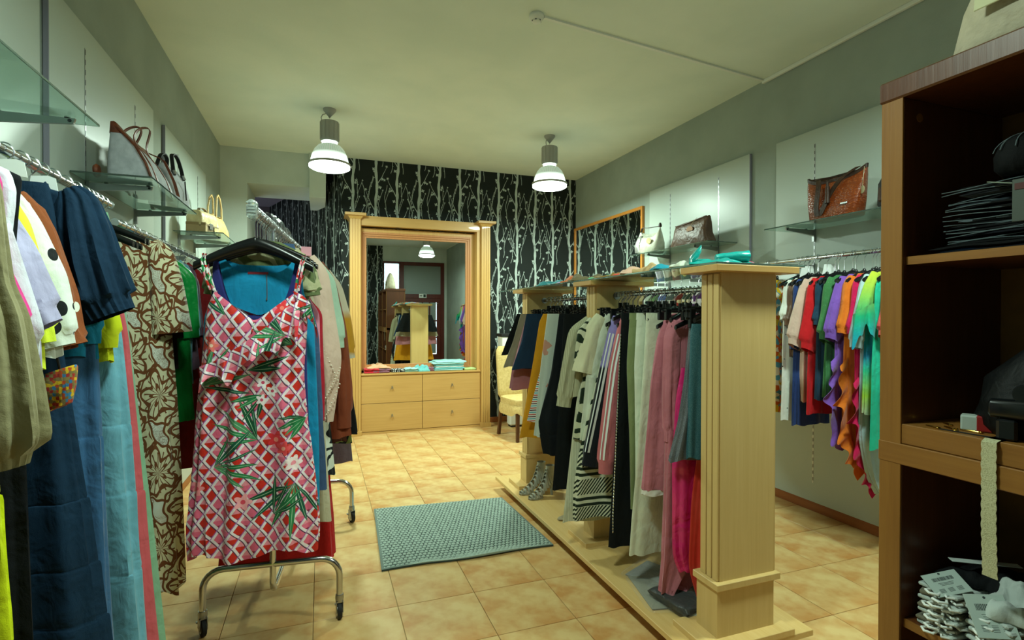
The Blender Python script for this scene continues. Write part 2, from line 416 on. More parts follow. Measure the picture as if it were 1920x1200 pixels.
# ceiling fittings
sd = thing('smoke_detector', 'round white smoke detector on the ceiling at the end of the cable trunking', 'smoke detector', (1.365, 3.287, H))
MB().lathe([(0.048, 0), (0.052, -0.012), (0.050, -0.02), (0.040, -0.034), (0.030, -0.038)], 28).build('base', m_white, parent=sd, smooth=True)
MB().lathe([(0.030, -0.036), (0.030, -0.048), (0.020, -0.054), (0.001, -0.055)], 20).build('sensor_head', m_white, parent=sd, smooth=True)
for k in range(6):
    a = k*pi/3; MB().box(-0.004, 0.004, -0.0015, 0.0015, -0.046, -0.039).build('vent', m_dark, parent=sd, loc=(0.0305*cos(a), 0.0305*sin(a), 0), rz=a+pi/2)
tk = MB(); p0 = np.array([1.42, 3.287]); p1 = np.array([3.565, 3.52]); dn = (p1-p0)/np.linalg.norm(p1-p0); nn = np.array([-dn[1], dn[0]])*0.0125
q = [p0-nn, p1-nn, p1+nn, p0+nn]; tk.prism([tuple(a) for a in q], H-0.013, H, 'xy')
tk.build('trim_2', m_white, kind='structure')
MB().box(X1-0.03, X1-0.004, Y0, 3.53, H-0.03, H-0.001, bev=0.003).build('trim_3', m_white, kind='structure')

# pendant lamps
def domef():
    x, y, z = xyz(); a = atan2(y, x); return mix((a*44.0).sin().gt(0.0), '#e4f5ea', '#c3d8cc')
m_dome = M('prismatic_acrylic', fn=domef, rough=0.25, alpha=1.0)
V.nt = m_dome.node_tree; b = V.nt.nodes['Principled BSDF']; _x, _y, _z = xyz()
b.inputs['Emission Color'].default_value = (0.80, 1.0, 0.86, 1)
a_ = atan2(_y, _x); rib = (a_*44.0).sin()*0.06 + 1.0
V.nt.links.new(((vmin(vmax((_z*-1.0-0.435)*12.0, 0.0), 1.0)*2.6*rib + 0.22*rib).x), b.inputs['Emission Strength'])
lamps = []
for i, (lx, ly) in enumerate(LAMPS):
    lab = ['pendant lamp with ribbed glass dome nearer the white back room opening', 'pendant lamp with ribbed glass dome near the right-hand back corner',
           'ribbed dome pendant lamp behind the camera, seen only in the big mirror', 'fourth ribbed dome pendant lamp, above and behind the camera'][i]
    if i == 0:
        t = thing('pendant_lamp', lab, 'pendant lamp', (lx, ly, H), group='ribbed dome pendant lamps')
        MB().lathe([(0.062, 0), (0.060, -0.014), (0.040, -0.040), (0.014, -0.070), (0.006, -0.085)], 20).build('ceiling_rose', m_lampm, parent=t, smooth=True)
        MB().tube([(0, 0, -0.08), (0, 0, -0.125)], 0.002, 6).build('suspension_wire', m_wire, parent=t)
        MB().tube([(-0.03, 0, -0.045), (-0.065, 0, -0.06), (-0.078, 0, -0.09), (-0.070, 0, -0.12), (-0.06, 0, -0.135)], 0.0045, 8).build('cable', m_lampm, parent=t, smooth=True)
        MB().lathe([(0.060, -0.118), (0.086, -0.126), (0.087, -0.31), (0.080, -0.32), (0.02, -0.32)], 30).build('gear_housing', m_lampm, parent=t, smooth=True)
        for k in range(12):
            an = 2*pi*k/12; MB().box(-0.0035, 0.0035, -0.0025, 0.0025, -0.305, -0.13).build('fin', m_lampm, parent=t, loc=(0.088*cos(an), 0.088*sin(an), 0), rz=an+pi/2)
        MB().lathe([(0.055, -0.32), (0.072, -0.335), (0.072, -0.35)], 24).build('collar', m_glow, parent=t, smooth=True)
        MB().lathe([(0.075, -0.345), (0.110, -0.365), (0.140, -0.40), (0.163, -0.45), (0.180, -0.52), (0.183, -0.525), (0.187, -0.53)], 64, cap=False).build('dome_shade', m_dome, parent=t, smooth=True)
        MB().lathe([(0.186, -0.528), (0.197, -0.530), (0.199, -0.545), (0.194, -0.552), (0.186, -0.55)], 48, cap=False).build('rim_ring', m_lampm, parent=t, smooth=True)
        MB().lathe([(0.190, -0.550), (0.192, -0.572), (0.172, -0.584), (0.001, -0.588)], 48, cap=False).build('diffuser', m_glow, parent=t, smooth=True)
        lamps.append(t)
    else: lamps.append(copy_tree(lamps[0], (lx, ly, H), 0.6*i, lab))

# wall panels with slotted strips
def panel(y0, y1, side, strips, lab):
    x = X0 if side < 0 else X1; sx = 1 if side < 0 else -1
    t = thing('wall_panel', lab, 'wall panel', (x, 0, 0))
    a, b_ = sorted((sx*0.004, sx*0.024)); mb = MB().box(a, b_, y0+0.002, y1, 0.075 if side > 0 else 0.08, 2.93); mb.build('board', m_panel, parent=t)
    MB().box(a, b_, y0-0.004, y0+0.002, 0.08, 2.93).build('edge_strip', m_edge, parent=t)
    for ys in strips:
        u, v_ = sorted((sx*0.0235, sx*0.0255)); s = MB().box(u, v_, ys-0.006, ys+0.006, 0.22, 2.82).build('slotted_strip', m_steel, parent=t)
        sl = MB(); u2, v2 = sorted((sx*0.0255, sx*0.0262))
        for k in range(52): sl.box(u2, v2, ys-0.0025, ys+0.0025, 0.24+k*0.05, 0.24+k*0.05+0.026)
        sl.build('slot', m_dark, parent=s, kind='stuff')
    return t
panel(1.32, 2.74, -1, (1.66, 2.41), 'pale wall panel nearest the camera on the left wall, behind the blouses')
panel(2.82, 4.33, -1, (3.19, 3.94), 'pale wall panel behind the canvas tote on the left wall')
panel(4.63, 6.12, -1, (5.0, 5.74), 'pale wall panel at the far end of the left wall')
panel(1.86, 3.375, 1, (2.25, 3.01), 'pale wall panel behind the tan shoulder bag on the right wall')
panel(3.664, 5.167, 1, (4.047, 4.784), 'pale wall panel behind the brown bag on the right wall')

# glass shelves on brackets
def shelf(x_in, x_out, y0, y1, z, br, lab):
    """x_in at the wall, x_out at the free edge"""
    t = thing('glass_shelf', lab, 'glass shelf', (x_in, y0, z)); s = 1 if x_out > x_in else -1; d = abs(x_out-x_in)
    a, b_ = sorted((0, s*d)); MB().box(a, b_, 0, y1-y0, -0.009, 0, bev=0.0015).build('glass_pane', m_glass, parent=t)
    for yb in br:
        mb = MB().prism([(0, -0.055), (s*0.05, -0.050), (s*(d-0.05), -0.030), (s*(d-0.045), -0.012), (0, -0.012)], -0.006+yb-y0, 0.006+yb-y0, 'xz')
        mb.box(*sorted((0, s*0.012)), yb-y0-0.010, yb-y0+0.010, -0.10, 0.0)
        o = mb.build('bracket', m_steel, parent=t)
        for u in (0.25, 0.8): MB().lathe([(0.009, -0.013), (0.009, -0.0095)], 12, (s*d*u, yb-y0, 0)).build('rubber_stud', m_rubber, parent=o)
        MB().lathe([(0.006, -0.0065), (0.006, -0.0075)], 10, (s*(d-0.06), yb-y0, -0.021), axis='y').build('screw', m_dark, parent=o)
    return t
XL = X0+0.028; XR = X1-0.028; ZS = 2.172
shelf(XL, -0.75, 1.22, 2.31, 2.19, (1.66, 2.235), 'empty green glass shelf in the upper left corner of the picture')
shelf(XL, -0.765, 3.0, 3.98, ZS, (3.19, 3.92), 'glass shelf on the left wall carrying the two canvas bags')
shelf(XL, -0.74, 4.82, 5.65, ZS, (5.0, 5.56), 'glass shelf at the far left carrying the cream satchel and beige tote')
shelf(XR, 3.22, 2.05, 3.17, ZS, (2.25, 3.01), 'glass shelf on the right wall under the tan shoulder bag')
shelf(XR, 3.22, 3.80, 5.02, ZS, (4.047, 4.784), 'glass shelf on the right wall under the brown and silver bags')

# hanging rails on the walls
def rail(x, y0, y1, z, br, side, lab):
    t = thing('clothes_rail', lab, 'clothes rail', (x, y0, z)); L = y1-y0
    MB().tube([(0, 0, 0), (0, L, 0)], 0.0145, 16).build('tube', m_chrome, parent=t, smooth=True)
    for e in (0, L): MB().lathe([(0.016, -0.006), (0.018, 0.0), (0.016, 0.006)], 16, (0, e, 0), axis='y').build('end_cap', m_clear, parent=t, smooth=True)
    for yb in br:
        xw = (XL if side < 0 else XR)-x; a, b_ = sorted((xw, 0.0))
        MB().box(a, b_, yb-y0-0.005, yb-y0+0.005, -0.045, -0.013).box(*sorted((xw, xw-side*0.012)), yb-y0-0.009, yb-y0+0.009, -0.10, 0.0).build('bracket', m_steel, parent=t)
    return t
RX_L, RX_R = -0.82, 3.23
rail(RX_L, 0.95, 2.62, 1.955, (1.66, 2.41), -1, 'chrome clothes rail on the left wall nearest the camera')
rail(RX_L, 2.68, 4.40, 1.895, (3.19, 3.94), -1, 'lower chrome clothes rail on the left wall behind the paisley dress')
rail(RX_R, 1.90, 3.42, 1.905, (2.25, 3.01), 1, 'chrome clothes rail on the right wall with the bright blouses')
rail(RX_R, 3.70, 5.12, 1.865, (4.047, 4.784), 1, 'chrome clothes rail on the right wall behind the display stand')

# framed mirror on the right wall
fm = thing('framed_mirror', 'tall mirror in a pine frame on the right wall reflecting the birch wallpaper', 'mirror', (X1, 5.30, 0.55))
MB().box(-0.022, -0.012, 0.03, 1.74, 0.03, 2.21).build('mirror_glass', m_mirror, parent=fm)
for n_, a in (('frame_side', (0, 0.035, 0, 2.245)), ('frame_side', (1.735, 1.77, 0, 2.245)), ('frame_rail', (0.035, 1.735, 2.21, 2.245)), ('frame_rail', (0.035, 1.735, 0, 0.035))):
    MB().box(-0.035, 0, a[0], a[1], a[2], a[3], bev=0.003).build(n_, m_orange, parent=fm)

# ------------------------------------------------------------------ big mirror cabinet on the back wall
YF = 6.85
mc = thing('mirror_cabinet', 'beech mirror cabinet with four drawers and fluted pilasters on the papered wall', 'cabinet', (1.25, YF, 0))
def cx(v): return v-1.25
def pilaster(x0, x1):
    y0, y1 = -0.05, Y1-YF-0.003
    p = MB().box(x0, x1, y0+0.008, y1, 0.06, 2.70).build('pilaster', m_beech, parent=mc)
    wd = (x1-x0); n = 4
    for k in range(n):
        a = x0+wd*k/n+0.004; MB().box(a, a+wd/n-0.008, y0, y0+0.008, 0.06, 2.70, bev=0.002).build('reed', m_beech, parent=p)
    MB().box(x0-0.010, x1+0.010, y0-0.012, y1, 0, 0.06, bev=0.002).build('foot_block', m_beech, parent=p)
    MB().box(x0-0.060, x1+0.062, y0-0.065, y1, 2.735, 2.768, bev=0.002).build('capital_slab', m_beechh, parent=p)
    R = [[(x0-e, y0-e, z), (x1+e, y0-e, z), (x1+e, y1, z), (x0-e, y1, z)] for e, z in ((0.0, 2.70), (0.010, 2.712), (0.030, 2.735))]
    MB().rings(R).build('capital_moulding', m_beech, parent=p)
pilaster(cx(0.342), cx(0.472)); pilaster(cx(2.035), cx(2.158))
MB().box(cx(0.472), cx(2.035), 0.0, 0.03, 2.632, 2.752).box(cx(0.472), cx(2.035), 0.03, 0.22, 2.64, 2.66).build('header_board', m_beechh, parent=mc)
for sx in (0.95, 1.72): MB().lathe([(0.035, 2.640), (0.035, 2.637), (0.028, 2.636), (0.001, 2.636)], 20, (cx(sx), 0.09, 0)).build('downlight', m_steel, parent=mc, smooth=True)
MB().box(cx(0.472), cx(0.482), 0.005, 0.22, 0.76, 2.64).build('reveal_panel', m_beech, parent=mc); MB().box(cx(1.985), cx(2.035), 0.005, 0.22, 0.76, 2.64).build('reveal_panel', m_beech, parent=mc)
mir = MB().box(cx(0.555), cx(1.866), 0.172, 0.180, 0.86, 2.50).build('mirror_glass', m_mirror, parent=mc)
m_frm = wood('beech_moulding', '#c48a56', '#b47a48')
for k in range(3):
    o_ = 0.024*k; i_ = 0.024*(k+1)+0.001; yy = 0.128+0.014*k
    xa, xb, za, zb = cx(0.482), cx(1.940), 0.795, 2.572
    mb = MB(); mb.box(xa+o_, xa+i_, yy, 0.172, za+o_, zb-o_, bev=0.002).box(xb-i_, xb-o_, yy, 0.172, za+o_, zb-o_, bev=0.002)
    mb.box(xa+i_, xb-i_, yy, 0.172, zb-i_, zb-o_, bev=0.002).box(xa+i_, xb-i_, yy, 0.172, za+o_, za+i_, bev=0.002)
    mb.build('stepped_moulding', m_frm, parent=mc)
MB().box(cx(1.940), cx(1.985), 0.13, 0.18, 0.78, 2.62).box(cx(0.482), cx(1.94), 0.13, 0.18, 2.572, 2.62).build('infill_board', m_beech, parent=mc)
MB().box(cx(0.472), cx(2.035), -0.012, 0.215, 0.745, 0.770, bev=0.003).build('counter_top', m_beechh, parent=mc)
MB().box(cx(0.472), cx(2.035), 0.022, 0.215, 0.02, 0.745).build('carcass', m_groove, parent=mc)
MB().box(cx(0.472), cx(2.035), 0.004, 0.05, 0.0, 0.028).build('plinth', m_beechh, parent=mc)
for a, b in ((0.476, 1.244), (1.250, 2.031)):
    for c, d in ((0.034, 0.383), (0.389, 0.741)):
        dr_ = MB().box(cx(a), cx(b), 0.0, 0.022, c, d, bev=0.0015).build('drawer', m_beechh, parent=mc)
        xm = cx((a+b)/2); zm = (c+d)/2+0.03
        MB().tube([(xm, 0.0, zm), (xm, -0.018, zm)], 0.006, 8).tube([(xm, -0.018, zm+0.008), (xm-0.010, -0.021, zm-0.035)], [0.006, 0.004], 8).tube([(xm, -0.018, zm+0.004), (xm+0.012, -0.021, zm-0.028)], [0.005, 0.004], 8).build('knob', m_steel, parent=dr_, smooth=True)

# ------------------------------------------------------------------ double-bay display stand
gd = thing('display_stand', 'maple display stand with three fluted pillars on a long low plinth', 'display stand', (1.745, 1.73, 0))
gx, gy = 1.745, 1.73
MB().box(1.432-gx, 2.07-gx, 0.015, 4.36-gy, 0.072, 0.10, bev=0.002).build('plinth_board', m_beechy, parent=gd)
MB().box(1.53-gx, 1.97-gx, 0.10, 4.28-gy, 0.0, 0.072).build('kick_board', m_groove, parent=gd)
def pillar(y0):
    p = MB().box(-0.140, 0.158, y0+0.0, y0+0.115, 0.36, 1.69).build('pillar_shaft', m_maple, parent=gd)
    for a, b in ((0.004, 0.036), (0.042, 0.071), (0.077, 0.111)):
        MB().box(-0.152, -0.140, y0+a, y0+b, 0.362, 1.682, bev=0.002).build('reed', m_maple, parent=p)
        MB().box(0.158, 0.170, y0+a, y0+b, 0.362, 1.682, bev=0.002).build('reed', m_maple, parent=p)
    MB().box(-0.160, 0.150, y0-0.008, y0+0.123, 0.125, 0.335).build('base_block', m_maple, parent=p)
    MB().box(-0.172, 0.176, y0-0.022, y0+0.137, 0.333, 0.362, bev=0.002).build('band', m_maple, parent=p)
    MB().box(-0.245, 0.215, y0-0.065, y0+0.180, 0.098, 0.127, bev=0.002).build('step_board', m_beechy, parent=p)
    MB().box(-0.215, 0.235, y0-0.060, y0+0.175, 1.688, 1.716, bev=0.002).build('capital_slab', m_beechh, parent=p)
for yy in (1.808, 2.885, 4.02): pillar(yy-gy)
for (a, b) in ((1.925, 2.885), (3.0, 4.02)):
    MB().tube([(0, a-gy, 1.625 if a > 2 else 1.630), (0, b-gy, 1.625 if a > 2 else 1.630)], 0.0125, 14).build('hanging_rail', m_chrome, parent=gd, smooth=True)
    for e in (a+0.004, b-0.004): MB().lathe([(0.024, -0.004), (0.024, 0.004)], 16, (0, e-gy, 1.627), axis='y').build('rail_flange', m_steel, parent=gd)
gt1 = MB().box(-0.225, 0.262, 0, 1.42, 0, 0.009, bev=0.0015).build('glass_shelf', m_glass, loc=(1.755, 1.752, 1.7165), label='near pane of the glass top on the display stand, under the teal satin cloth', cat='glass top')
gt2 = MB().box(-0.225, 0.262, 0, 1.36, 0, 0.009, bev=0.0015).build('glass_shelf', m_glass, loc=(1.755, 3.18, 1.7165), label='far pane of the glass top on the display stand, nearest the chair', cat='glass top')

# ------------------------------------------------------------------ woven mat
def mat_mesh():
    nx, ny = 176, 168; c00, c10, c01, c11 = np.array([0.335, 3.150]), np.array([1.425, 3.120]), np.array([0.385, 4.170]), np.array([1.395, 4.085])
    u, v = np.meshgrid(np.linspace(0, 1, nx), np.linspace(0, 1, ny)); P = (1-u)[..., None]*(1-v)[..., None]*c00+u[..., None]*(1-v)[..., None]*c10+(1-u)[..., None]*v[..., None]*c01+u[..., None]*v[..., None]*c11
    cu, cv = u*40, v*29; sh = (np.floor(cv) % 2)*0.5; a = np.abs(np.sin(pi*(cu+sh))); b = np.abs(np.sin(pi*cv))
    z = 0.010+0.0100*np.maximum(a**0.6*b**0.6*1.3-0.35, -0.1); edge = (np.minimum(np.minimum(u, 1-u), np.minimum(v, 1-v)) < 0.012); z = np.where(edge, 0.012, z)
    z += 0.012*np.exp(-((u-0.62)/0.2)**2)*np.clip(0.08-v, 0, 1)/0.08*1.0 + 0.006*np.exp(-((u-0.25)/0.08)**2)*np.clip(0.06-v, 0, 1)/0.06
    P[..., 1] += 0.010*np.sin(u*9)*(1-v); vt = np.concatenate([P, z[..., None]], 2).reshape(-1, 3)
    F = [(j*nx+i, j*nx+i+1, (j+1)*nx+i+1, (j+1)*nx+i) for j in range(ny-1) for i in range(nx-1)]; mb = MB(); mb.add(vt, F)
    rim = [j for j in range(nx)] + [k*nx+nx-1 for k in range(1, ny)] + [(ny-1)*nx+j for j in range(nx-2, -1, -1)] + [k*nx for k in range(ny-2, 0, -1)]
    low = vt[rim].copy(); low[:, 2] = 0.001+0.75*np.maximum(low[:, 2]-0.012, 0); n0 = mb.n; mb.v.append(low); k = len(rim); mb.n += k
    mb.f += [(rim[i], n0+i, n0+(i+1) % k, rim[(i+1) % k]) for i in range(k)]; mb.m += [0]*k; return mb
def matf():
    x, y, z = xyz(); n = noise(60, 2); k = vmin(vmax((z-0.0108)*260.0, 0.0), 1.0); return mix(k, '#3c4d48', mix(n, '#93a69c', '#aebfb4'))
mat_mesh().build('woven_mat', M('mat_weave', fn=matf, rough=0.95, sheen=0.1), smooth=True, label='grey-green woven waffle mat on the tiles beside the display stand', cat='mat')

# ------------------------------------------------------------------ chair with slip cover and little heater
ch = thing('dining_chair', 'chair in a cream textured slip cover beside the mirror cabinet', 'chair', (2.36, 6.05, 0), rz=radians(8))
m_slip = M('crinkled_slip_cover', fn=vary('#dcc182', '#cdaf6d', 40), rough=0.9, bump=lambda: (noise(70, 3, 2.0), 0.010))
def soft(mb, x0, x1, y0, y1, z0, z1, r=0.03, n=6):
    R = []
    for k in range(n+1):
        t = k/n; z = z0+(z1-z0)*t; e = r*(1-math.sqrt(max(0, 1-max(0, (abs(t-0.5)*2-0.7)/0.3)**2))); ring = []
        for i in range(28):
            a = 2*pi*i/28; c_, s_ = cos(a), sin(a); p = 0.35
            ring.append(((x0+x1)/2+((x1-x0)/2-e)*math.copysign(abs(c_)**p, c_), (y0+y1)/2+((y1-y0)/2-e)*math.copysign(abs(s_)**p, s_), z))
        R.append(ring)
    return mb.rings(R)
m_leg = wood('walnut_leg', '#5a3018', '#44220f')
for (a, b, bx, by) in ((-0.21, -0.20, 0, 0), (0.19, -0.20, 0, 0)): MB().rings([[(a, b, z), (a+w_, b, z), (a+w_, b+w_, z), (a, b+w_, z)] for z, w_ in ((0, 0.032), (0.46, 0.042))]).build('leg', m_leg, parent=ch)
for a in (-0.21, 0.19): MB().rings([[(a, b, z), (a+0.036, b, z), (a+0.036, b+0.04, z), (a, b+0.04, z)] for z, b in ((0, 0.30), (0.46, 0.21))]).build('leg', m_leg, parent=ch)
st = MB()
soft(st, -0.235, 0.245, -0.235, 0.26, 0.40, 0.51, 0.04, 10)
R = []
for k in range(8):
    t = k/7; z = 0.43-0.13*t; e = 0.004*sin(t*3)+0.012*t
    R.append([((0.24+e)*math.copysign(abs(cos(a))**0.3, cos(a))+0.004, (0.247+e)*math.copysign(abs(sin(a))**0.3, sin(a))+0.012, z+(0.05*abs(sin(2*a))**2*t)) for a in [2*pi*i/48 for i in range(48)]])
st.rings(R, cap=False); st.build('seat', m_slip, parent=ch, smooth=True)
bk = MB(); soft(bk, -0.235, 0.245, -0.035, 0.035, 0, 0.66, 0.03, 12); bk.build('backrest', m_slip, parent=ch, loc=(0, 0.235, 0.46), rot=(radians(-7), 0, 0), smooth=True)
ht = thing('electric_heater', 'small white electric heater on the floor behind the chair', 'heater', (2.58, 6.72, 0))
MB().box(-0.19, 0.19, -0.07, 0.07, 0.02, 0.42, bev=0.02).build('casing', m_white, parent=ht)
MB().box(-0.17, 0.17, -0.06, 0.06, 0.0, 0.02).build('foot', m_rubber, parent=ht)
MB().lathe([(0.032, -0.078), (0.034, -0.07)], 24, (-0.06, 0, 0.30), axis='y').build('dial', m_rubber, parent=ht, smooth=True)
tbx = thing('storage_box', 'white box with dark lid standing on the heater behind the covered chair', 'box', (2.45, 6.78, 0.42))
MB().box(-0.16, 0.16, -0.10, 0.10, 0, 0.80, bev=0.006).build('carton', m_white, parent=tbx); MB().box(-0.175, 0.175, -0.115, 0.115, 0.80, 0.84, bev=0.006).build('lid', m_rubber, parent=tbx)

# ------------------------------------------------------------------ rolling rack
RR = radians(-5.7); rk = thing('rolling_rack', 'chrome rolling clothes rack on four castors in the left aisle', 'clothes rack', (-0.216, 2.77, 0), rz=RR)
def ubase(y):
    hw = 0.305; r = 0.09; zt = 0.305; P = [(-hw, y, 0.115), (-hw, y, zt-r)]
    P += [(-hw+r-r*cos(radians(a)), y, zt-r+r*sin(radians(a))) for a in range(15, 91, 15)] + [(hw-r+r*sin(radians(a)), y, zt-r+r*cos(radians(a))) for a in range(0, 91, 15)] + [(hw, y, 0.115)]
    return MB().tube(P, 0.0155, 14).build('base_hoop', m_chrome, parent=rk, smooth=True)
for yy in (0.0, 1.25):
    ubase(yy)
    for sx in (-0.305, 0.305):
        an = {(0.0, -0.305): 0.5, (0.0, 0.305): 0.15}.get((yy, sx), 0.5)
        fk = MB().lathe([(0.019, 0.086), (0.021, 0.105), (0.019, 0.12)], 16).box(-0.017, -0.013, -0.022, 0.022, 0.034, 0.090, bev=0.001).box(0.013, 0.017, -0.022, 0.022, 0.034, 0.090, bev=0.001).box(-0.017, 0.017, -0.018, 0.018, 0.084, 0.090)
        fk = fk.build('castor', m_steel, parent=rk, loc=(sx, yy, 0), rz=an, smooth=True)
        MB().lathe([(0.036, -0.011), (0.041, -0.008), (0.041, 0.008), (0.036, 0.011)], 28, (0, 0.0, 0.041), axis='x').build('wheel', m_rubber, parent=fk, smooth=True)
        MB().lathe([(0.001, -0.014), (0.026, -0.012), (0.026, 0.012), (0.001, 0.014)], 20, (0, 0.0, 0.041), axis='x').build('wheel_hub', m_steel, parent=fk, smooth=True)
        MB().box(-0.020, 0.020, 0.030, 0.048, 0.048, 0.056, bev=0.003).build('brake_lever', m_steel, parent=fk)
P = [(0, 0.0, 1.92), (0, 0.0, 0.25)] + [(0, 0.05-0.05*cos(radians(a)), 0.22-0.05*sin(radians(a))) for a in range(0, 91, 18)] + [(0, 1.20+0.05*sin(radians(a)), 0.22-0.05*cos(radians(a))) for a in range(0, 91, 18)] + [(0, 1.25, 1.92)]
MB().tube(P, 0.015, 14).build('upright_and_spreader', m_chrome, parent=rk, smooth=True)
MB().tube([(0, -0.40, 1.925), (0, 1.65, 1.925)], 0.015, 14).build('top_rail', m_chrome, parent=rk, smooth=True)
ec = MB(); R = []
for k, (e, y) in enumerate(((0.6, -0.442), (0.95, -0.436), (1.0, -0.425), (1.0, -0.400), (0.9, -0.396))): R.append([(0.019*e*cos(a), y, 1.925+0.021*e*sin(a)+(0.020*e if sin(a) > 0 else -0.020*e)) for a in [2*pi*(i+0.5)/24 for i in range(24)]])
ec.rings(R)
for k in range(5): ec.box(-0.017, 0.017, -0.446, -0.438, 1.897+k*0.013, 1.901+k*0.013)
ec.build('end_cap', m_clear, parent=rk, smooth=True)

# ------------------------------------------------------------------ cherry shelving unit on the right, near the camera
cb = thing('shelving_unit', 'tall cherry shelving unit with oak-faced edges at the right edge of the picture', 'shelving unit', (1.493, 1.05, 0))
def BX(x0, x1, y0, y1, z0, z1, name, mt, bev=0.002, par=None):
    o = MB().box(x0-1.493, x1-1.493, y0-1.05, y1-1.05, z0, z1, bev=bev).build(name, mt, parent=par or cb); return o
BX(1.489, 1.95, -0.80, 1.056, 2.098, 2.156, 'top_board', m_cherry, 0.005)
sp = BX(1.499, 1.93, 0.992, 1.050, 0.0, 2.098, 'side_panel', m_cherry); BX(1.493, 1.499, 0.992, 1.050, 0.0, 2.098, 'edge_facing', m_cherryz, 0.001, sp)
for yy in (0.10, -0.78):
    q = BX(1.499, 1.93, yy-0.03, yy+0.03, 0.0, 2.098, 'side_panel', m_cherry); BX(1.493, 1.499, yy-0.03, yy+0.03, 0.0, 2.098, 'edge_facing', m_cherryz, 0.001, q)
BX(1.93, 1.942, -0.80, 1.05, 0.0, 2.098, 'back_panel', m_back, 0)
for (a, b) in ((0.13, 0.992), (-0.75, 0.07)):
    for z0, z1 in ((1.642, 1.664), (0.645, 0.668), (0.06, 0.09)):
        q = BX(1.515, 1.93, a, b, z0, z1, 'shelf', m_cherry, 0); BX(1.511, 1.515, a, b, z0, z1, 'edge_facing', m_cherryl, 0.0, q)
BX(1.497, 1.93, -0.80, 1.050, 1.152, 1.206, 'middle_board', m_cherryl); BX(1.491, 1.515, -0.80, 1.052, 1.095, 1.151, 'apron', m_cherryl)
MB().lathe([(0.012, -0.0005), (0.012, 0.001)], 20, (1.56-1.493, 0.991-1.05, 2.05), axis='y').build('cap_screw', m_cherryz, parent=cb)

# ------------------------------------------------------------------ hangers and garments
def hanger_proto(hr, kind, mt, wd=0.205, th=1.0, drop=0.058):
    t = thing('clothes_hanger', 'hanger', 'hanger')
    if kind == 'shoulder':
        R = []
        for k in range(17):
            u = -1+2*k/16; x = wd*u; z = -0.010-drop*abs(u)**1.25; a = (0.016-0.004*abs(u))*th; b = (0.007+0.003*abs(u))*th
            R.append([(x, b*cos(p), z-0.004+a*sin(p)) for p in [2*pi*i/8 for i in range(8)]])
        mb = MB().rings(R).lathe([(0.010, -0.012), (0.010, 0.004), (0.004, 0.010)], 10); mb.build('shoulder_bar', mt, parent=t, smooth=True)
    else:
        MB().tube([(-0.16, 0, -0.03), (0.16, 0, -0.03)], 0.005, 8).box(-0.018, 0.018, -0.007, 0.007, -0.045, 0.012, bev=0.003).build('cross_bar', mt, parent=t)
        for sx in (-0.125, 0.125): MB().box(sx-0.016, sx+0.016, -0.010, 0.010, -0.075, -0.018, bev=0.003).build('clip', mt, parent=t)
    P = [(0, 0, 0.0), (0, 0, hr-0.040), (0.010, 0, hr-0.026)] + [(0.024*cos(radians(a)), 0, hr-0.0035+0.024*sin(radians(a))) for a in range(-35, 206, 24)]
    MB().tube(P, 0.0022, 6).build('hook', m_wire, parent=t, smooth=True)
    return t
HP = {}
def hl(l, kind='shoulder'):
    w_ = l.split()[:10]
    while w_[-1] in ('on', 'the', 'with', 'a', 'in', 'its', 'of', 'and', 'to', 'beside', 'behind', 'at', 'below', 'between', 'from', 'near', 'under', 'next', 'an', 'by', 'against', 'while', 'low', 'left', 'deep', 'hem', 'over', 'that', 'whose', 'wide', 'far', 'big', 'large', 'two', 'white'): w_.pop()
    return ('black clip hanger of the ' if kind == 'clip' else 'black plastic hanger of the ') + ' '.join(w_)
def hanger(x, y, zn, zr, kind='shoulder', rz=0.0, where='', mt=None, lab=None, wd=None):
    mt = mt or m_black; wd = wd or (0.205 if abs(zr-1.925) < 0.001 else 0.162); k = (round(zr-zn, 3), kind, mt.name, wd)
    rz = rz + random.uniform(-0.10, 0.10)
    l = lab or (('empty black clip hanger ' if kind == 'clip' else 'empty black plastic hanger ') + where); gr = None if lab else ('empty clip hangers ' if kind == 'clip' else 'empty hangers ') + where
    if k not in HP:
        o = hanger_proto(zr-zn, kind, mt, wd, drop=0.075 if wd > 0.2 else 0.06 if wd > 0.1 else 0.065); HP[k] = o; o.location = (x, y, zn); o.rotation_euler = (0, 0, rz); o['label'] = l
        if gr: o['group'] = gr
        return o
    o = copy_tree(HP[k], (x, y, zn), rz, l, gr)
    if not gr and 'group' in o: del o['group']
    return o
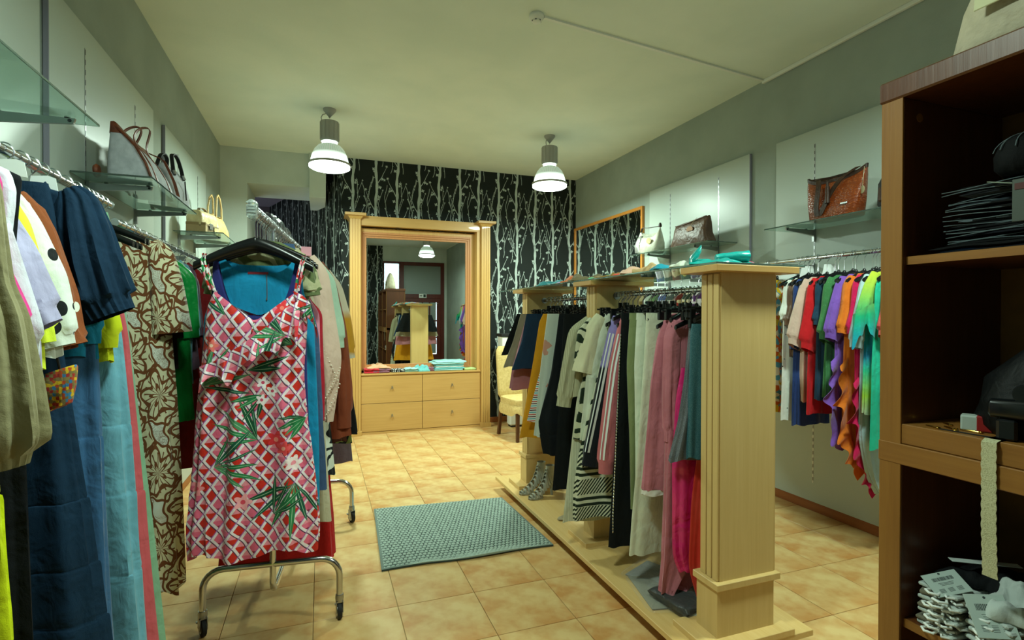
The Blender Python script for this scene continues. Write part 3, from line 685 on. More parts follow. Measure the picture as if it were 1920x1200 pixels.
def body_rings(rows, N=60, fold=0.010, nf=7, seed=0, tiers=(), neck=0.0, hem=0.006, sway=0.0, ruff=22, dz=0.03, front=0.0):
    rg = np.random.RandomState(seed); rows = [tuple(r) if len(r) == 4 else (r[0], -r[1], r[1], r[2]) for r in rows]
    A_ = np.array(rows); zc = A_[:, 0]; z0, z1 = zc[0], zc[-1]
    zs = np.unique(np.round(np.concatenate([np.linspace(z1, z0, max(12, int((z0-z1)/dz))), zc[zc > z0-0.14]] + [[t+0.010, t+0.003, t, t-0.004, t-0.012] for t in tiers]), 4))[::-1]
    zu = np.linspace(z0, z1, 160)
    def it(c):
        b = np.interp(-zu, -zc, A_[:, c])
        for _ in range(40): b[1:-1] = np.where(zu[1:-1] < z0-0.07, (b[:-2]+2*b[1:-1]+b[2:])/4, b[1:-1])
        return np.interp(-zs, -zu, b)
    xl, xr, dp = it(1), it(2), it(3); th = np.linspace(0, 2*pi, N, endpoint=False); p = rg.rand(6)*6.28
    v = ((z0-zs)/(z0-z1))[:, None]; xc = ((xl+xr)/2)[:, None]; hw = ((xr-xl)/2)[:, None]; c, s_ = np.cos(th)[None], np.sin(th)[None]
    x = xc+hw*np.sign(c)*np.abs(c)**0.8; y = dp[:, None]*np.sign(s_)*np.abs(s_)**0.9
    F = fold*np.clip(v*2.2, 0, 1)**0.8*(0.35+0.65*v)*(0.6*np.sin(nf*th+p[0]+1.2*np.sin(2.4*v+p[1])) + 0.4*np.sin(int(nf*1.9)*th+p[2]+2*v) + 0.35*np.sin(3*th+p[3]) + 0.75*(0.6-np.abs(np.sin(0.5*nf*2*th/2+p[4]+0.5*np.sin(5*v+p[0])))**0.6))*1.9
    for t in tiers:
        d = np.clip((t-zs)[:, None], 0, None); on = (zs < t+0.001)[:, None]
        F = F + on*(0.0035*np.exp(-d/0.12)*(1+np.sin(ruff*th+p[4]+0.6*np.sin(3*th))+0.5*np.sin(1.6*ruff*th))) - 0.003*np.exp(-((zs-t)[:, None]/0.005)**2)
    x = x+F*c*0.6; y = y+F*s_*1.0+F*0.25*np.abs(s_)+sway*v**2+front*dp[:, None]*0
    z = zs[:, None]+hem*np.sin(5*th+p[5])*v**4-neck*np.clip(-s_, 0, 1)*np.exp(-(v*(z0-z1))/0.05)
    return np.stack([x, y, np.broadcast_to(z, x.shape)], 2)
def hem_in(R): # folded-in hem gives the cloth an edge
    c = R[-1].mean(0); a = c+(R[-1]-c)*[0.985, 0.86, 1]; a[:, 2] = R[-1][:, 2]+0.001; b = a.copy(); b[:, 2] += 0.02; return np.concatenate([R, a[None], b[None]])
def tube_rings(P, a, b, N=26, fold=0.004, nf=5, seed=0, cuff=0.0):
    rg = np.random.RandomState(seed+77); P = np.array(P, float); t = np.concatenate([[0], np.cumsum(np.linalg.norm(np.diff(P, axis=0), axis=1))]); t /= t[-1]
    n = 34; u = np.linspace(0, 1, n); X = np.interp(u, t, P[:, 0]); Z = np.interp(u, t, P[:, 1]); aa = np.interp(u, t, a); bb = np.interp(u, t, b)
    for _ in range(2):
        for q in (X, Z, aa, bb): q[1:-1] = (q[:-2]+2*q[1:-1]+q[2:])/4
    if cuff: aa = np.where(u > 1-cuff, aa*0.90, aa); bb = np.where(u > 1-cuff, bb*0.85, bb)
    tx, tz = np.gradient(X), np.gradient(Z); L = np.hypot(tx, tz); nx_, nz_ = -tz/L, tx/L; th = np.linspace(0, 2*pi, N, endpoint=False); ph = rg.rand(3)*6.28
    F = fold*(0.4+u[:, None])*(np.sin(nf*th+ph[0]+2*u[:, None])+0.5*np.sin(2*nf*th+ph[1]))
    if cuff: F = np.where((u > 1-cuff)[:, None], 0.0022*np.sin(24*th), F+0.0035*np.exp(-np.abs(u-(1-cuff))/0.12)[:, None]*np.sin(17*th+ph[2]))
    A1 = aa[:, None]+F; B1 = bb[:, None]+F
    return np.stack([X[:, None]+nx_[:, None]*A1*np.cos(th), B1*np.sin(th), Z[:, None]+nz_[:, None]*A1*np.cos(th)], 2)
def sleeves(par, spec, mt, seed=0, both=True, cuff=0.10, fold=0.004, name='sleeve', flip=1, n=32):
    nf = 9 if fold > 0.005 else 5; n = 84 if fold > 0.005 else n
    """spec: [(outer x, z, half width, half depth)] for the side seen from the aisle"""
    for sg in ((1, -1) if both else (1,)):
        P = [((x-a)*sg*flip, z) for x, z, a, b in spec]; R = tube_rings(P, [q[2] for q in spec], [q[3] for q in spec], fold=fold, seed=seed+sg, cuff=cuff, N=n, nf=nf)
        MB().rings(R, cap=True, capend=False).build(name, mt, parent=par, smooth=True)
def garment(name, label, cat, loc, mt, rows, rz=0.0, sl=None, flip=1, group=None, slm=None, slcuff=0.10, slfold=0.004, collar=None, **k):
    mb = MB().rings(hem_in(body_rings(rows, **k)), cap=False); o = mb.build(name, mt, loc=loc, rz=rz, smooth=True, label=label, cat=cat, group=group)
    if sl: sleeves(o, sl, slm or mt, seed=k.get('seed', 0), flip=flip, cuff=slcuff, fold=slfold)
    if collar: 
        R = body_rings([(0.022, 0.062, 0.034), (0.0, 0.074, 0.036), (-0.02, 0.100, 0.034)], fold=0.0, neck=0.03, N=40, hem=0); MB().rings(R, cap=False).build('collar', collar, parent=o, smooth=True)
    return o
def ruffle(par, top, drop, amp, nw, mt, out=(0, -1, 0), n=120, name='ruffle', wid=None):
    top = np.array(top, float); t = np.linspace(0, 1, len(top)); u = np.linspace(0, 1, n); T = np.stack([np.interp(u, t, top[:, i]) for i in range(3)], 1)
    if len(top) > 2:
        for _ in range(6): T[1:-1] = (T[:-2]+2*T[1:-1]+T[2:])/4
    out = np.array(out, float); R = []; D = np.array(drop, float); W = np.interp(u, [0, 1], wid) if wid is not None else np.ones(n)
    for k in range(7):
        q = k/6; uw = u+0.035*np.sin(9*u+nw)+0.02*np.sin(23*u); Wv = W*(1+0.22*np.sin(nw*2*pi*uw*0.61+2)+0.15*np.sin(nw*2*pi*uw*1.37)); R.append(T+np.outer(Wv, D)*q+np.outer(np.sin(nw*2*pi*uw)*amp*q*(1+0.4*np.sin(7*u))+amp*0.6*q*np.sin(nw*0.43*2*pi*u+1), out)+np.outer(np.cos(nw*2*pi*u)*amp*q*0.35, [1, 0, 0.35])+out*0.006)
    R = np.array(R); b = R[::-1]-out*0.0025; R = np.concatenate([R, b]); F = []
    m = len(R); mb = MB(); mb.rings(R, cap=False, closed=False); return mb.build(name, mt, parent=par, smooth=True)
def pants(name, label, loc, mt, W=0.17, L=1.05, leg=0.10, rz=0.0, xb=None, seed=0, crotch=0.27, dp=0.022, group=None, band=True, cat='trousers', cuff=0):
    """two legs hanging from a flat waistband"""
    mb = MB(); xb = W if xb is None else xb
    for sg in (-1, 1):
        a, b = (-W, 0.004) if sg < 0 else (-0.004, W)
        lo = (-xb, -xb+2*leg) if sg < 0 else (xb-2*leg, xb)
        rows = [(0, a, b, dp*0.8), (-0.04, a, b, dp*0.9), (-crotch, a*1.08, b*1.08, dp*1.15), (-(crotch+(L-crotch)*0.5), (a+lo[0])/2*1.02, (b+lo[1])/2, dp), (-L, lo[0], lo[1], dp*0.9)]
        mb.rings(hem_in(body_rings(rows, N=40, fold=0.006, nf=4, seed=seed+sg, hem=0.003)), cap=False)
    o = mb.build(name, mt, loc=loc, rz=rz, smooth=True, label=label, cat=cat, group=group)
    if band: MB().rings(body_rings([(0.002, W+0.002, dp*0.85), (-0.035, W+0.003, dp)], fold=0, N=40, hem=0), cap=False).build('waistband', mt, parent=o, smooth=True)
    return o

# --- left wall, near rail
NZ = 1.87; LW = 'on the near left rail'
def G(name, label, y, mt, rows, sl=None, cat=None, zn=NZ, h=True, low=False, **k):
    if low:      # narrow, steeply sloping shoulders
        zn = 1.838; L_ = rows[-1][0]+0.03; rows = [(0, 0.050, 0.028), (-0.012, 0.075, 0.026), (-0.050, 0.118, 0.025), (-0.12, 0.145, 0.026), (-0.25, rows[3][1]*0.9, 0.026), (L_, rows[-1][1], rows[-1][2])]
        sl = [(0.085, -0.030, 0.040, 0.024), (0.115, -0.065, 0.046, 0.028), (0.145, -0.120, 0.050, 0.030)] + [(q[0], q[1]+0.03, q[2], q[3]) for q in sl if q[1] < -0.19]
    if h: hanger(RX_L, y, zn-(0.012 if low else 0), 1.955, lab=hl(label), wd=0.095 if (low or rows[0][1] == 0.10) else 0.15)
    return garment(name, label, cat or name.split('_')[-1], (RX_L, y, zn), mt, rows, sl=sl, rz=random.uniform(-0.03, 0.03), **k)
m_khaki = plain('khaki_cotton', '#8a8460'); m_navy = plain('navy_cotton', '#0f2c44'); m_lilac = plain('lilac_cotton', '#b3aed0')
tee = lambda L, w_=0.19, d=0.026, wb_=None: [(0, 0.07, 0.03), (-0.015, 0.10, 0.026), (-0.05, 0.175, 0.024), (-0.09, w_, d), (-0.25, w_*0.93, d), (-L, wb_ or w_, d*1.2)]
o = G('puff_sleeve_blouse', 'khaki cotton blouse with a long gathered balloon sleeve at the left picture edge', 1.30, m_khaki, tee(0.72), [(0.16, -0.05, 0.05, 0.04), (0.235, -0.10, 0.055, 0.045), (0.255, -0.33, 0.060, 0.045), (0.275, -0.36, 0.075, 0.05), (0.295, -0.50, 0.10, 0.062), (0.305, -0.62, 0.11, 0.066), (0.29, -0.675, 0.085, 0.05)], seed=1, slcuff=0.05, cat='blouse', slfold=0.006)
G('tiered_dress', 'acid yellow tiered dress hanging below the khaki sleeve', 1.37, plain('acid_yellow_cotton', '#d3e307', 0.8), tee(1.62, 0.19, 0.03, 0.26), seed=2, tiers=(-0.74, -1.05), cat='dress')
G('shirt', 'hot pink shirt with a knotted sleeve showing between khaki and white', 1.42, plain('hot_pink_cotton', '#d8388c'), tee(0.6), [(0.13, -0.06, 0.045, 0.03), (0.18, -0.22, 0.045, 0.03), (0.235, -0.38, 0.05, 0.035), (0.238, -0.425, 0.045, 0.03)], seed=3)
G('long_sleeve_shirt', 'plain white cotton shirt beside the khaki blouse on the near left rail', 1.475, plain('white_cotton', '#dfe6f2'), tee(0.62), [(0.12, -0.05, 0.05, 0.03), (0.17, -0.15, 0.055, 0.032), (0.205, -0.29, 0.058, 0.034), (0.235, -0.41, 0.055, 0.034), (0.23, -0.47, 0.05, 0.03)], seed=4, cat='shirt')
G('long_dress', 'black sleeveless long dress deep between the khaki and the navy dresses', 1.53, plain('black_cotton', '#0b0f14'), tee(1.5, 0.17, 0.025, 0.2), seed=5, cat='dress')
o = G('striped_cuff_blouse', 'lilac blouse with a gathered cuff and hanging tie on the near left rail', 1.575, m_lilac, tee(0.5, 0.18), [(0.10, -0.04, 0.05, 0.03), (0.145, -0.10, 0.052, 0.034), (0.185, -0.23, 0.056, 0.036), (0.225, -0.35, 0.060, 0.036), (0.245, -0.40, 0.05, 0.03)], low=True, seed=6, cat='blouse', slcuff=0.12)
MB().tube([(0.19, -0.01, -0.40), (0.195, -0.015, -0.48), (0.188, -0.012, -0.55), (0.19, -0.012, -0.58)], [0.006, 0.006, 0.007, 0.011], 8).build('tie_cord', m_lilac, parent=o, smooth=True)
G('shirt', 'thin strip of a neon yellow shirt between lilac and polka dots', 1.635, plain('neon_yellow', '#dff03c'), tee(0.5, 0.17), [(0.11, -0.05, 0.04, 0.024), (0.15, -0.18, 0.045, 0.024), (0.19, -0.36, 0.045, 0.026), (0.20, -0.44, 0.04, 0.024)], low=True, seed=7)
G('polka_dot_blouse', 'white blouse with large black polka dots on the near left rail', 1.70, dots('white_black_dots', '#dfe6de', '#14181c', 15, 0.30, 0.55), tee(0.475, 0.185, 0.03), [(0.11, -0.05, 0.05, 0.03), (0.165, -0.12, 0.058, 0.036), (0.195, -0.28, 0.066, 0.040), (0.215, -0.40, 0.068, 0.042), (0.222, -0.455, 0.06, 0.038)], low=True, seed=8, cat='blouse', slcuff=0.08)
G('polka_dot_blouse', 'rust brown blouse with scattered white dots on the near left rail', 1.775, dots('brown_white_dots', '#8a4a26', '#e0e5d8', 15, 0.22, 0.8), tee(0.46, 0.18), [(0.10, -0.05, 0.045, 0.028), (0.16, -0.13, 0.050, 0.032), (0.19, -0.32, 0.050, 0.032), (0.20, -0.42, 0.045, 0.03), (0.22, -0.455, 0.055, 0.034)], low=True, seed=9, cat='blouse', slcuff=0.06)
DP = lambda L, r0, r1: [(0, 0.10, 0.02), (-0.10, 0.12, 0.024), (-0.40, r0, 0.03), (-L, r1, 0.05)]
G('tiered_dress', 'dark navy tiered long dress under the polka dot blouses', 1.845, m_navy, DP(1.55, 0.12, 0.265), seed=10, tiers=(-0.90, -1.09, -1.25), fold=0.016, nf=6, cat='dress')
o = G('puff_sleeve_blouse', 'navy blouse with a big gathered short puff sleeve on the near left rail', 1.925, m_navy, [(0, 0.075, 0.035), (-0.012, 0.12, 0.03), (-0.022, 0.165, 0.028), (-0.09, 0.165, 0.03), (-0.42, 0.15, 0.034)], [(0.150, 0.000, 0.03, 0.025), (0.192, -0.030, 0.055, 0.042), (0.222, -0.11, 0.072, 0.055), (0.250, -0.22, 0.082, 0.058), (0.280, -0.325, 0.085, 0.056), (0.297, -0.375, 0.080, 0.046)], seed=11, cat='blouse', slcuff=0.13, slfold=0.007, collar=m_navy)
G('short_sleeve_shirt', 'turquoise top peeping out below the navy puff sleeve', 1.985, plain('turquoise_cotton', '#1889b4'), tee(0.5, 0.165), [(0.11, -0.05, 0.05, 0.03), (0.155, -0.25, 0.055, 0.032), (0.185, -0.42, 0.055, 0.034), (0.182, -0.46, 0.05, 0.03)], seed=12, cat='top')
m_chart = plain('chartreuse_cotton', '#c3cf18')
G('short_sleeve_shirt', 'chartreuse yellow top with a wide hem below the turquoise one', 2.05, m_chart, tee(0.52, 0.19), [(0.13, -0.05, 0.05, 0.03), (0.19, -0.3, 0.06, 0.034), (0.212, -0.43, 0.062, 0.036), (0.208, -0.475, 0.058, 0.032)], seed=13, cat='top')
G('denim_dress', 'mid blue denim dress between the navy and the pale blue tiered dresses', 1.985, plain('mid_denim', '#35608a'), DP(1.5, 0.165, 0.21), seed=14, cat='dress', h=False, tiers=(-0.75,))
G('tiered_dress', 'pale blue chambray tiered long dress with ruffled seams', 2.12, plain('pale_chambray', '#6ba6bb'), DP(1.62, 0.185, 0.27), seed=15, tiers=(-0.74, -0.97, -1.24), fold=0.014, nf=6, cat='dress')
G('lace_dress', 'coral pink long dress seen as a strip beside the pale blue one', 2.21, plain('coral_cotton', '#c2565e'), DP(1.6, 0.175, 0.26), seed=16, cat='dress', tiers=(-1.0,))
G('lace_dress', 'orange openwork lace dress low beside the coral one', 2.165, dots('orange_lace', '#d87a4c', '#a95530', 60, 0.25), DP(1.62, 0.16, 0.25), seed=17, cat='dress', h=False)
G('long_dress', 'mint green long dress, hem visible beside the coral dress', 2.29, plain('mint_cotton', '#7fae8e'), DP(1.68, 0.16, 0.28), seed=18, cat='dress')
for y in (2.36, 2.40, 2.44): hanger(RX_L, y, NZ-0.03, 1.955, where=LW)
for y in (2.49, 2.54): hanger(RX_L, y, NZ, 1.955, where=LW)
for i, (y, nm) in enumerate(((1.44, 'white paper label over the lilac blouse hanger'), (1.80, 'white paper label over the navy blouse hanger'), (1.98, 'white paper label beside the navy sleeve'))):
    MB().prism([(-0.034, 0.0), (0.036, -0.004), (0.030, 0.036), (0.012, 0.043), (-0.028, 0.038)], -0.003, 0.0, 'xz').build('paper_label', m_card, loc=(RX_L+0.035, y, 1.878), rz=0.1, label=nm, cat='label')
# woven bag hanging among the dresses
wv = thing('woven_bag', 'small bag of multicoloured woven bands hanging below the polka dot blouse', 'bag', (-0.70, 1.72, 1.24), rz=-0.2)
m_weave = mosaic('rainbow_weave', ['#b84a22', '#d9b022', '#3a78a4', '#7c6a3a', '#a3302a', '#8a7a4a'], 120, 0.5)
R = [[(0.085*e*math.copysign(abs(cos(a))**0.6, cos(a))+0.35*z*0.4, 0.022*e*sin(a), z+0.35*0.085*math.copysign(abs(cos(a))**0.6, cos(a))) for a in [2*pi*i/32 for i in range(32)]] for z, e in ((-0.005, 0.9), (0, 1.0), (0.05, 1.04), (0.095, 1.0), (0.10, 0.95))]
MB().rings(R).build('pouch', m_weave, parent=wv, smooth=True)
MB().tube([(0.06, 0, 0.10), (0.04, 0, 0.2), (0.0, 0, 0.3), (-0.04, 0, 0.2), (-0.05, 0, 0.08)], 0.003, 6).build('strap', m_rubber, parent=wv, smooth=True)

# --- left wall, far rail
def paisf():
    x, y, z = xyz(); wob = (noise(6, 2)-0.5)*0.03
    X = x+wob; Z = z+wob
    def medal(X, Z, sx, sz, ox, oz, R0):
        px = ((X+ox)*(1/sx)).fract()-0.5; pz = ((Z+oz)*(1/sz)).fract()-0.5; px = px*sx; pz = pz*sz*0.62; r = length(px, pz); a = atan2(px, pz); lobe = (a*6.0).sin()*0.006+(a*13.0).sin()*0.003
        q = r+lobe*(r*(1/R0)); leaf = ((q*150.0)+(a*5.0).sin()*2.4).sin().gt(0.55); vein = ((a*18.0+r*60.0).sin()).gt(0.75)*r.lt(R0*0.8)
        return vmax(leaf, vein)*q.lt(R0), (q-R0*1.10).abs().lt(0.0038), q.lt(R0*1.1)
    r1, e1, i1 = medal(X, Z, 0.21, 0.34, 0.06, 0.02, 0.078); r2, e2, i2 = medal(X, Z, 0.21, 0.34, 0.165, 0.19, 0.070); ins = vmax(i1, i2)
    n1 = noise(13, 3, 2.2); scroll = ((n1*80.0).sin()).gt(0.58); tiny = (V(voro(95, comb(X, Z), 0, 0.9))*30.0).sin().gt(0.3); zone = noise(5, 1).gt(0.52)
    base = mix(tiny*zone*0.5, '#e2e6da', '#a39474'); base = mix(scroll*0.6, base, '#85603c'); base = mix(noise(4, 1).gt(0.66), base, '#dbe2d6')
    base = mix(ins, base, '#ddd8b4'); return mix(vmin(r1+r2+e1+e2, 1.0), base, '#744524')
m_pais = cl('brown_cream_paisley', paisf)
hanger(RX_L, 2.75, 1.825, 1.895, lab='black plastic hanger of the long paisley dress')
garment('paisley_dress', 'long cream dress with a brown paisley medallion print and wide short sleeves', 'dress', (RX_L, 2.75, 1.845), m_pais,
    [(0, 0.08, 0.035), (-0.02, 0.13, 0.03), (-0.045, 0.165, 0.03), (-0.09, 0.19, 0.035), (-0.42, 0.185, 0.045), (-0.9, 0.205, 0.055), (-1.58, 0.235, 0.065)], seed=21, fold=0.020, nf=6, hem=0.02,
    sl=[(0.150, -0.03, 0.04, 0.03), (0.205, -0.08, 0.06, 0.045), (0.235, -0.2, 0.07, 0.055), (0.258, -0.36, 0.078, 0.06), (0.268, -0.425, 0.082, 0.06)], slcuff=0)
FL = [('satin_blouse', 'emerald green satin blouse beside the paisley dress', 2.94, plain('emerald_satin', '#0b8a3c', 0.35, weave=False), 0.82, 0.25), ('long_sleeve_shirt', 'pale sage top on the far left rail', 3.04, plain('sage', '#93b39c'), 0.62, 0.215),
      ('long_sleeve_shirt', 'steel blue top next to the pale sage one', 3.14, plain('steel_blue', '#5f98a8'), 0.66, 0.215), ('long_sleeve_shirt', 'plum coloured knit top on the far left rail', 3.24, plain('plum', '#5b4454'), 0.6, 0.21),
      ('long_dress', 'dark red dress hanging low behind the green blouse', 3.34, plain('dark_red', '#7a1418'), 1.15, 0.24), ('long_sleeve_shirt', 'dark brown ribbed top on the far left rail', 2.86, plain('dark_brown', '#2c2220'), 0.56, 0.20),
      ('long_sleeve_shirt', 'mint green top behind the plum one', 3.46, plain('mint2', '#8fc0a4'), 0.6, 0.2), ('long_sleeve_shirt', 'charcoal top toward the end of the far left rail', 3.6, plain('charcoal', '#2a2e33'), 0.6, 0.2),
      ('long_sleeve_shirt', 'sand coloured top toward the end of the far left rail', 3.75, plain('sand', '#b6a27c'), 0.6, 0.2), ('long_sleeve_shirt', 'navy top second from the end of the far left rail', 3.9, m_navy, 0.6, 0.2), ('long_sleeve_shirt', 'white top last on the far left rail', 4.05, plain('offwhite', '#cfd4c8'), 0.6, 0.2)]
for i, (n_, l_, y, mt, L, w_) in enumerate(FL):
    hanger(RX_L, y, 1.81, 1.895, lab=hl(l_)); garment(n_, l_, 'dress' if 'dress' in n_ else n_.split('_')[-1], (RX_L, y, 1.81), mt, tee(L, w_-0.015), sl=[(0.15, -0.05, 0.045, 0.025), (w_, -0.14, 0.05, 0.028), (w_+0.02, -0.42, 0.05, 0.028)], seed=30+i)

# --- rolling rack: plane of each garment is square to the rack's rail
def RK(Y): return (-0.2556+0.0998*(Y-2.37), Y)
WH = 'on the rolling rack'
def leafmask(x, z, cx_, cz_, an, L, W_):
    c, s_ = cos(an), sin(an); u = ((x-cx_)*c+(z-cz_)*s_)*(1/L); v = ((x-cx_)*-s_+(z-cz_)*c)
    inside = u.gt(0.0)*u.lt(1.0); prof = (u*pi).sin()*W_; return inside*v.abs().lt(prof), v.abs().lt(prof*0.10)*inside
def herof(ox=0.0, oz=0.0, tw=0.0):
    x, y, z = xyz(); x, z = x*1.0+z*tw+ox, z*1.0-x*tw+oz; wob = (noise(4, 2)-0.5)*0.05; X = x+wob; Z = z+wob*0.6
    sx, sz = 0.052, 0.070; p = X*(1/sx)+Z*(1/sz); q = X*(1/sx)-Z*(1/sz); a = p.fract(); b = q.fract(); row = (p.floor()*0.5).fract().gt(0.2); col_ = ((p.floor()+q.floor())*0.25).fract().gt(0.4)
    base = mix(col_, '#c62a1e', '#dc6482'); base = mix((a-b).gt(0.12)*(row), base, '#e48a9a'); base = mix((b-a).gt(0.42), base, '#8c2a3e')
    base = mix(vmax(a.lt(0.24), b.lt(0.22)), base, '#e4d8dc'); base = mix(a.gt(0.93), base, '#4a2634'); base = mix(b.gt(0.92), base, '#a866b0'); base = mix(a.lt(0.035), base, '#9a86a6')
    rg = random.Random(3); grp = [(-0.19, -0.58, 0.6, 5, 0.20), (0.02, -0.80, 2.4, 5, 0.17), (0.16, -0.98, 4.4, 6, 0.20), (-0.14, -0.90, 0.3, 6, 0.18), (0.15, -0.42, 2.6, 4, 0.14), (-0.02, -0.52, 0.2, 2, 0.17), (0.08, -1.10, 1.0, 4, 0.16), (-0.10, -0.30, 2.2, 2, 0.12), (0.20, -0.72, 3.6, 4, 0.13), (0.04, -0.62, 3.9, 4, 0.12)]
    for gx_, gz_, a0, n_, L in grp:
        for k in range(n_):
            an = a0+(k-(n_-1)/2)*0.36+rg.uniform(-0.1, 0.1); m_, vein = leafmask(x, z, gx_, gz_, an, L*rg.uniform(0.75, 1.15), rg.uniform(0.006, 0.012)); c = rg.choice(['#1d6a3e', '#277a48', '#0f4a30', '#4a8a60', '#155240'])
            base = mix(m_, base, c); base = mix(vein, base, '#9ac8a0')
    for fx, fz, r_f, c, c2 in ((0.04, -0.57, 0.024, '#efe6ea', '#c84a6a'), (0.075, -0.605, 0.022, '#f0e8ea', '#c84a6a'), (0.035, -0.64, 0.022, '#efe2e6', '#c84a6a'), (0.09, -0.80, 0.034, '#d8323c', '#f08a7a'), (0.12, -0.835, 0.028, '#e04a50', '#f0a090'), (0.11, -0.27, 0.030, '#e0343a', '#f07a6a'), (-0.03, -1.04, 0.032, '#f2a6ae', '#d8485e'), (-0.15, -0.42, 0.024, '#e8746a', '#f4d0b8'), (0.155, -0.90, 0.030, '#f0dcdc', '#e88a9a'), (-0.2, -0.98, 0.026, '#ee9098', '#d8485e')):
        px, pz = x-fx, z-fz; r = length(px, pz); an = atan2(px, pz); rad = (an*5.0).sin()*(r_f*0.25)+r_f*0.85
        base = mix(r.lt(rad), base, c); base = mix(r.lt(r_f*0.28), base, c2)
    return base
m_hero = cl('floral_cube_print', herof, rough=0.6, sheen=0.1)
m_hero2 = cl('floral_cube_print_bias', lambda: herof(0.06, -0.36, 0.45), rough=0.6, sheen=0.1)
hx, hy = RK(2.40); HZ = 1.80
hh = hanger_proto(1.925-HZ-0.012, 'shoulder', m_black, 0.225, 1.5, 0.100); hh.location = (hx, hy, HZ+0.012); hh.rotation_euler = (0, 0, RR); hh['label'] = 'big black plastic hanger at the very front of the rolling rack'
hd = MB()
rows = [(-0.20, -0.150, 0.165, 0.035), (-0.23, -0.172, 0.195, 0.042), (-0.28, -0.178, 0.205, 0.05), (-0.40, -0.182, 0.20, 0.055), (-0.55, -0.192, 0.190, 0.055), (-0.76, -0.208, 0.20, 0.06), (-0.98, -0.222, 0.232, 0.07), (-1.17, -0.240, 0.252, 0.08), (-1.26, -0.235, 0.250, 0.08)]
R = body_rings(rows, N=150, fold=0.017, nf=9, seed=4, hem=0.018, dz=0.012)
t_ = np.clip((R[..., 2]+0.42)/0.22, 0, 1)**2     # V neckline front, lower back
xx = np.abs(R[..., 0]-0.008); fr = R[..., 1] < 0
R[..., 2] -= t_*np.where(fr, 0.125*np.clip(1-xx/0.155, 0, 1), 0.10*np.clip(1-xx/0.15, 0, 1)**0.5)
R[..., 2] -= t_*np.clip((xx-0.155)/0.03, 0, 1)*0.05
hero = hd.rings(hem_in(R), cap=False).build('summer_dress', m_hero, loc=(hx, hy-0.012, HZ), rz=RR, smooth=True, label='pink strappy summer dress with cube and leaf print at the front of the rack', cat='dress')
m_strap = mosaic('floral_strap_print', ['#e2d8da', '#c8281e', '#2c8f52', '#e27e90', '#efe6ea'], 60)
for sx in (-1, 1):
    for dx in (0, 0.022):
        MB().tube([(sx*(0.152+dx*0.6)+0.004, -0.012, -0.20+dx*0.1), (sx*(0.168+dx*0.6), -0.022, -0.13), (sx*(0.180+dx*0.5), -0.016, -0.078), (sx*(0.182+dx*0.5), 0.012, -0.052), (sx*(0.178+dx*0.3), 0.03, -0.12), (sx*0.15, 0.032, -0.22)], 0.0045, 8).build('strap', m_strap, parent=hero, smooth=True)
ruffle(hero, [(-0.185, -0.058, -0.50), (-0.12, -0.074, -0.475), (-0.03, -0.082, -0.415), (0.06, -0.080, -0.345), (0.13, -0.070, -0.27), (0.185, -0.055, -0.235)], (0.0, -0.030, -0.095), 0.024, 4.5, m_hero2, name='flounce', wid=[0.8, 1.5])
ruffle(hero, [(0.150, -0.030, -0.20), (0.185, -0.035, -0.215), (0.215, -0.01, -0.25), (0.205, 0.02, -0.27)], (0.030, -0.010, -0.115), 0.018, 2.0, m_hero2, out=(0.3, -0.9, 0), name='shoulder_flounce', n=60)
MB().tube([(0.008, -0.050, -0.33), (0.0, -0.055, -0.365)], 0.003, 6).build('neckline_seam', m_strap, parent=hero)
tank = lambda L, w_, wb_, d=0.025, n=0.10: [(-0.06, 0.135, 0.016), (-0.10, 0.150, d), (-0.19, 0.155, d), (-0.24, w_, d), (-L, wb_, d*1.2)]
def rackg(name, label, Y, mt, rows, zn=1.825, cat=None, sl=None, hg=True, **k):
    x, y = RK(Y)
    if hg: hanger(x, y, zn, 1.925, rz=RR, lab=hl(label))
    return garment(name, label, cat or name.split('_')[-1], (x, y, zn), mt, rows, rz=RR, sl=sl, **k)
m_cyan = plain('cyan_jersey', '#0f86b4'); m_ind = plain('indigo_jersey', '#252a6a')
def scoop(name, label, Y, mt, L, w_, wb_, depth, half, zn=1.80, hg=True):
    x, y = RK(Y)
    if hg: hanger(x, y, zn, 1.925, rz=RR, lab=hl(label))
    R = body_rings([(-0.065, 0.165, 0.018), (-0.10, 0.170, 0.022), (-0.22, 0.172, 0.024), (-0.28, w_, 0.026), (-L, wb_, 0.035)], N=90, fold=0.010, nf=5, seed=int(Y*100), dz=0.015)
    t_ = np.clip((R[..., 2]+0.45)/0.38, 0, 1)**1.3; xx = np.abs(R[..., 0]); fr = R[..., 1] < 0
    R[..., 2] -= t_*np.where(fr, depth, depth*(0.35 if depth < 0.15 else 1.05))*np.clip(1-(xx/half)**4, 0, 1)
    return MB().rings(hem_in(R), cap=False).build(name, mt, loc=(x, y, zn), rz=RR, smooth=True, label=label, cat='top')
scoop('tank_shirt', 'indigo tank top showing in the neckline of the printed dress', 2.445, m_ind, 0.9, 0.185, 0.19, 0.235, 0.15)
o = scoop('tank_dress', 'bright cyan scoop neck vest dress behind the printed dress', 2.50, m_cyan, 1.25, 0.215, 0.245, 0.055, 0.13)
MB().box(-0.045, 0.035, -0.020, -0.018, -0.125, -0.115).build('neck_print', M('red_print', col='#8a2434'), parent=o)
MB().tube([(0.03, -0.024, -0.12), (0.032, -0.028, -0.22), (0.030, -0.028, -0.235)], [0.0012, 0.0012, 0.003], 6).build('swing_tag_cord', M('brown_cord', col='#6a4a2a'), parent=o)
rackg('floral_blouse', 'olive green floral frilled blouse poking out left of the printed dress', 2.56, zebra('olive_floral', '#5e6a44', '#a8a882', 9, 0.2), tee(0.55, 0.20), sl=[(0.16, -0.06, 0.05, 0.03), (0.225, -0.14, 0.06, 0.035), (0.245, -0.24, 0.065, 0.04)], seed=41)
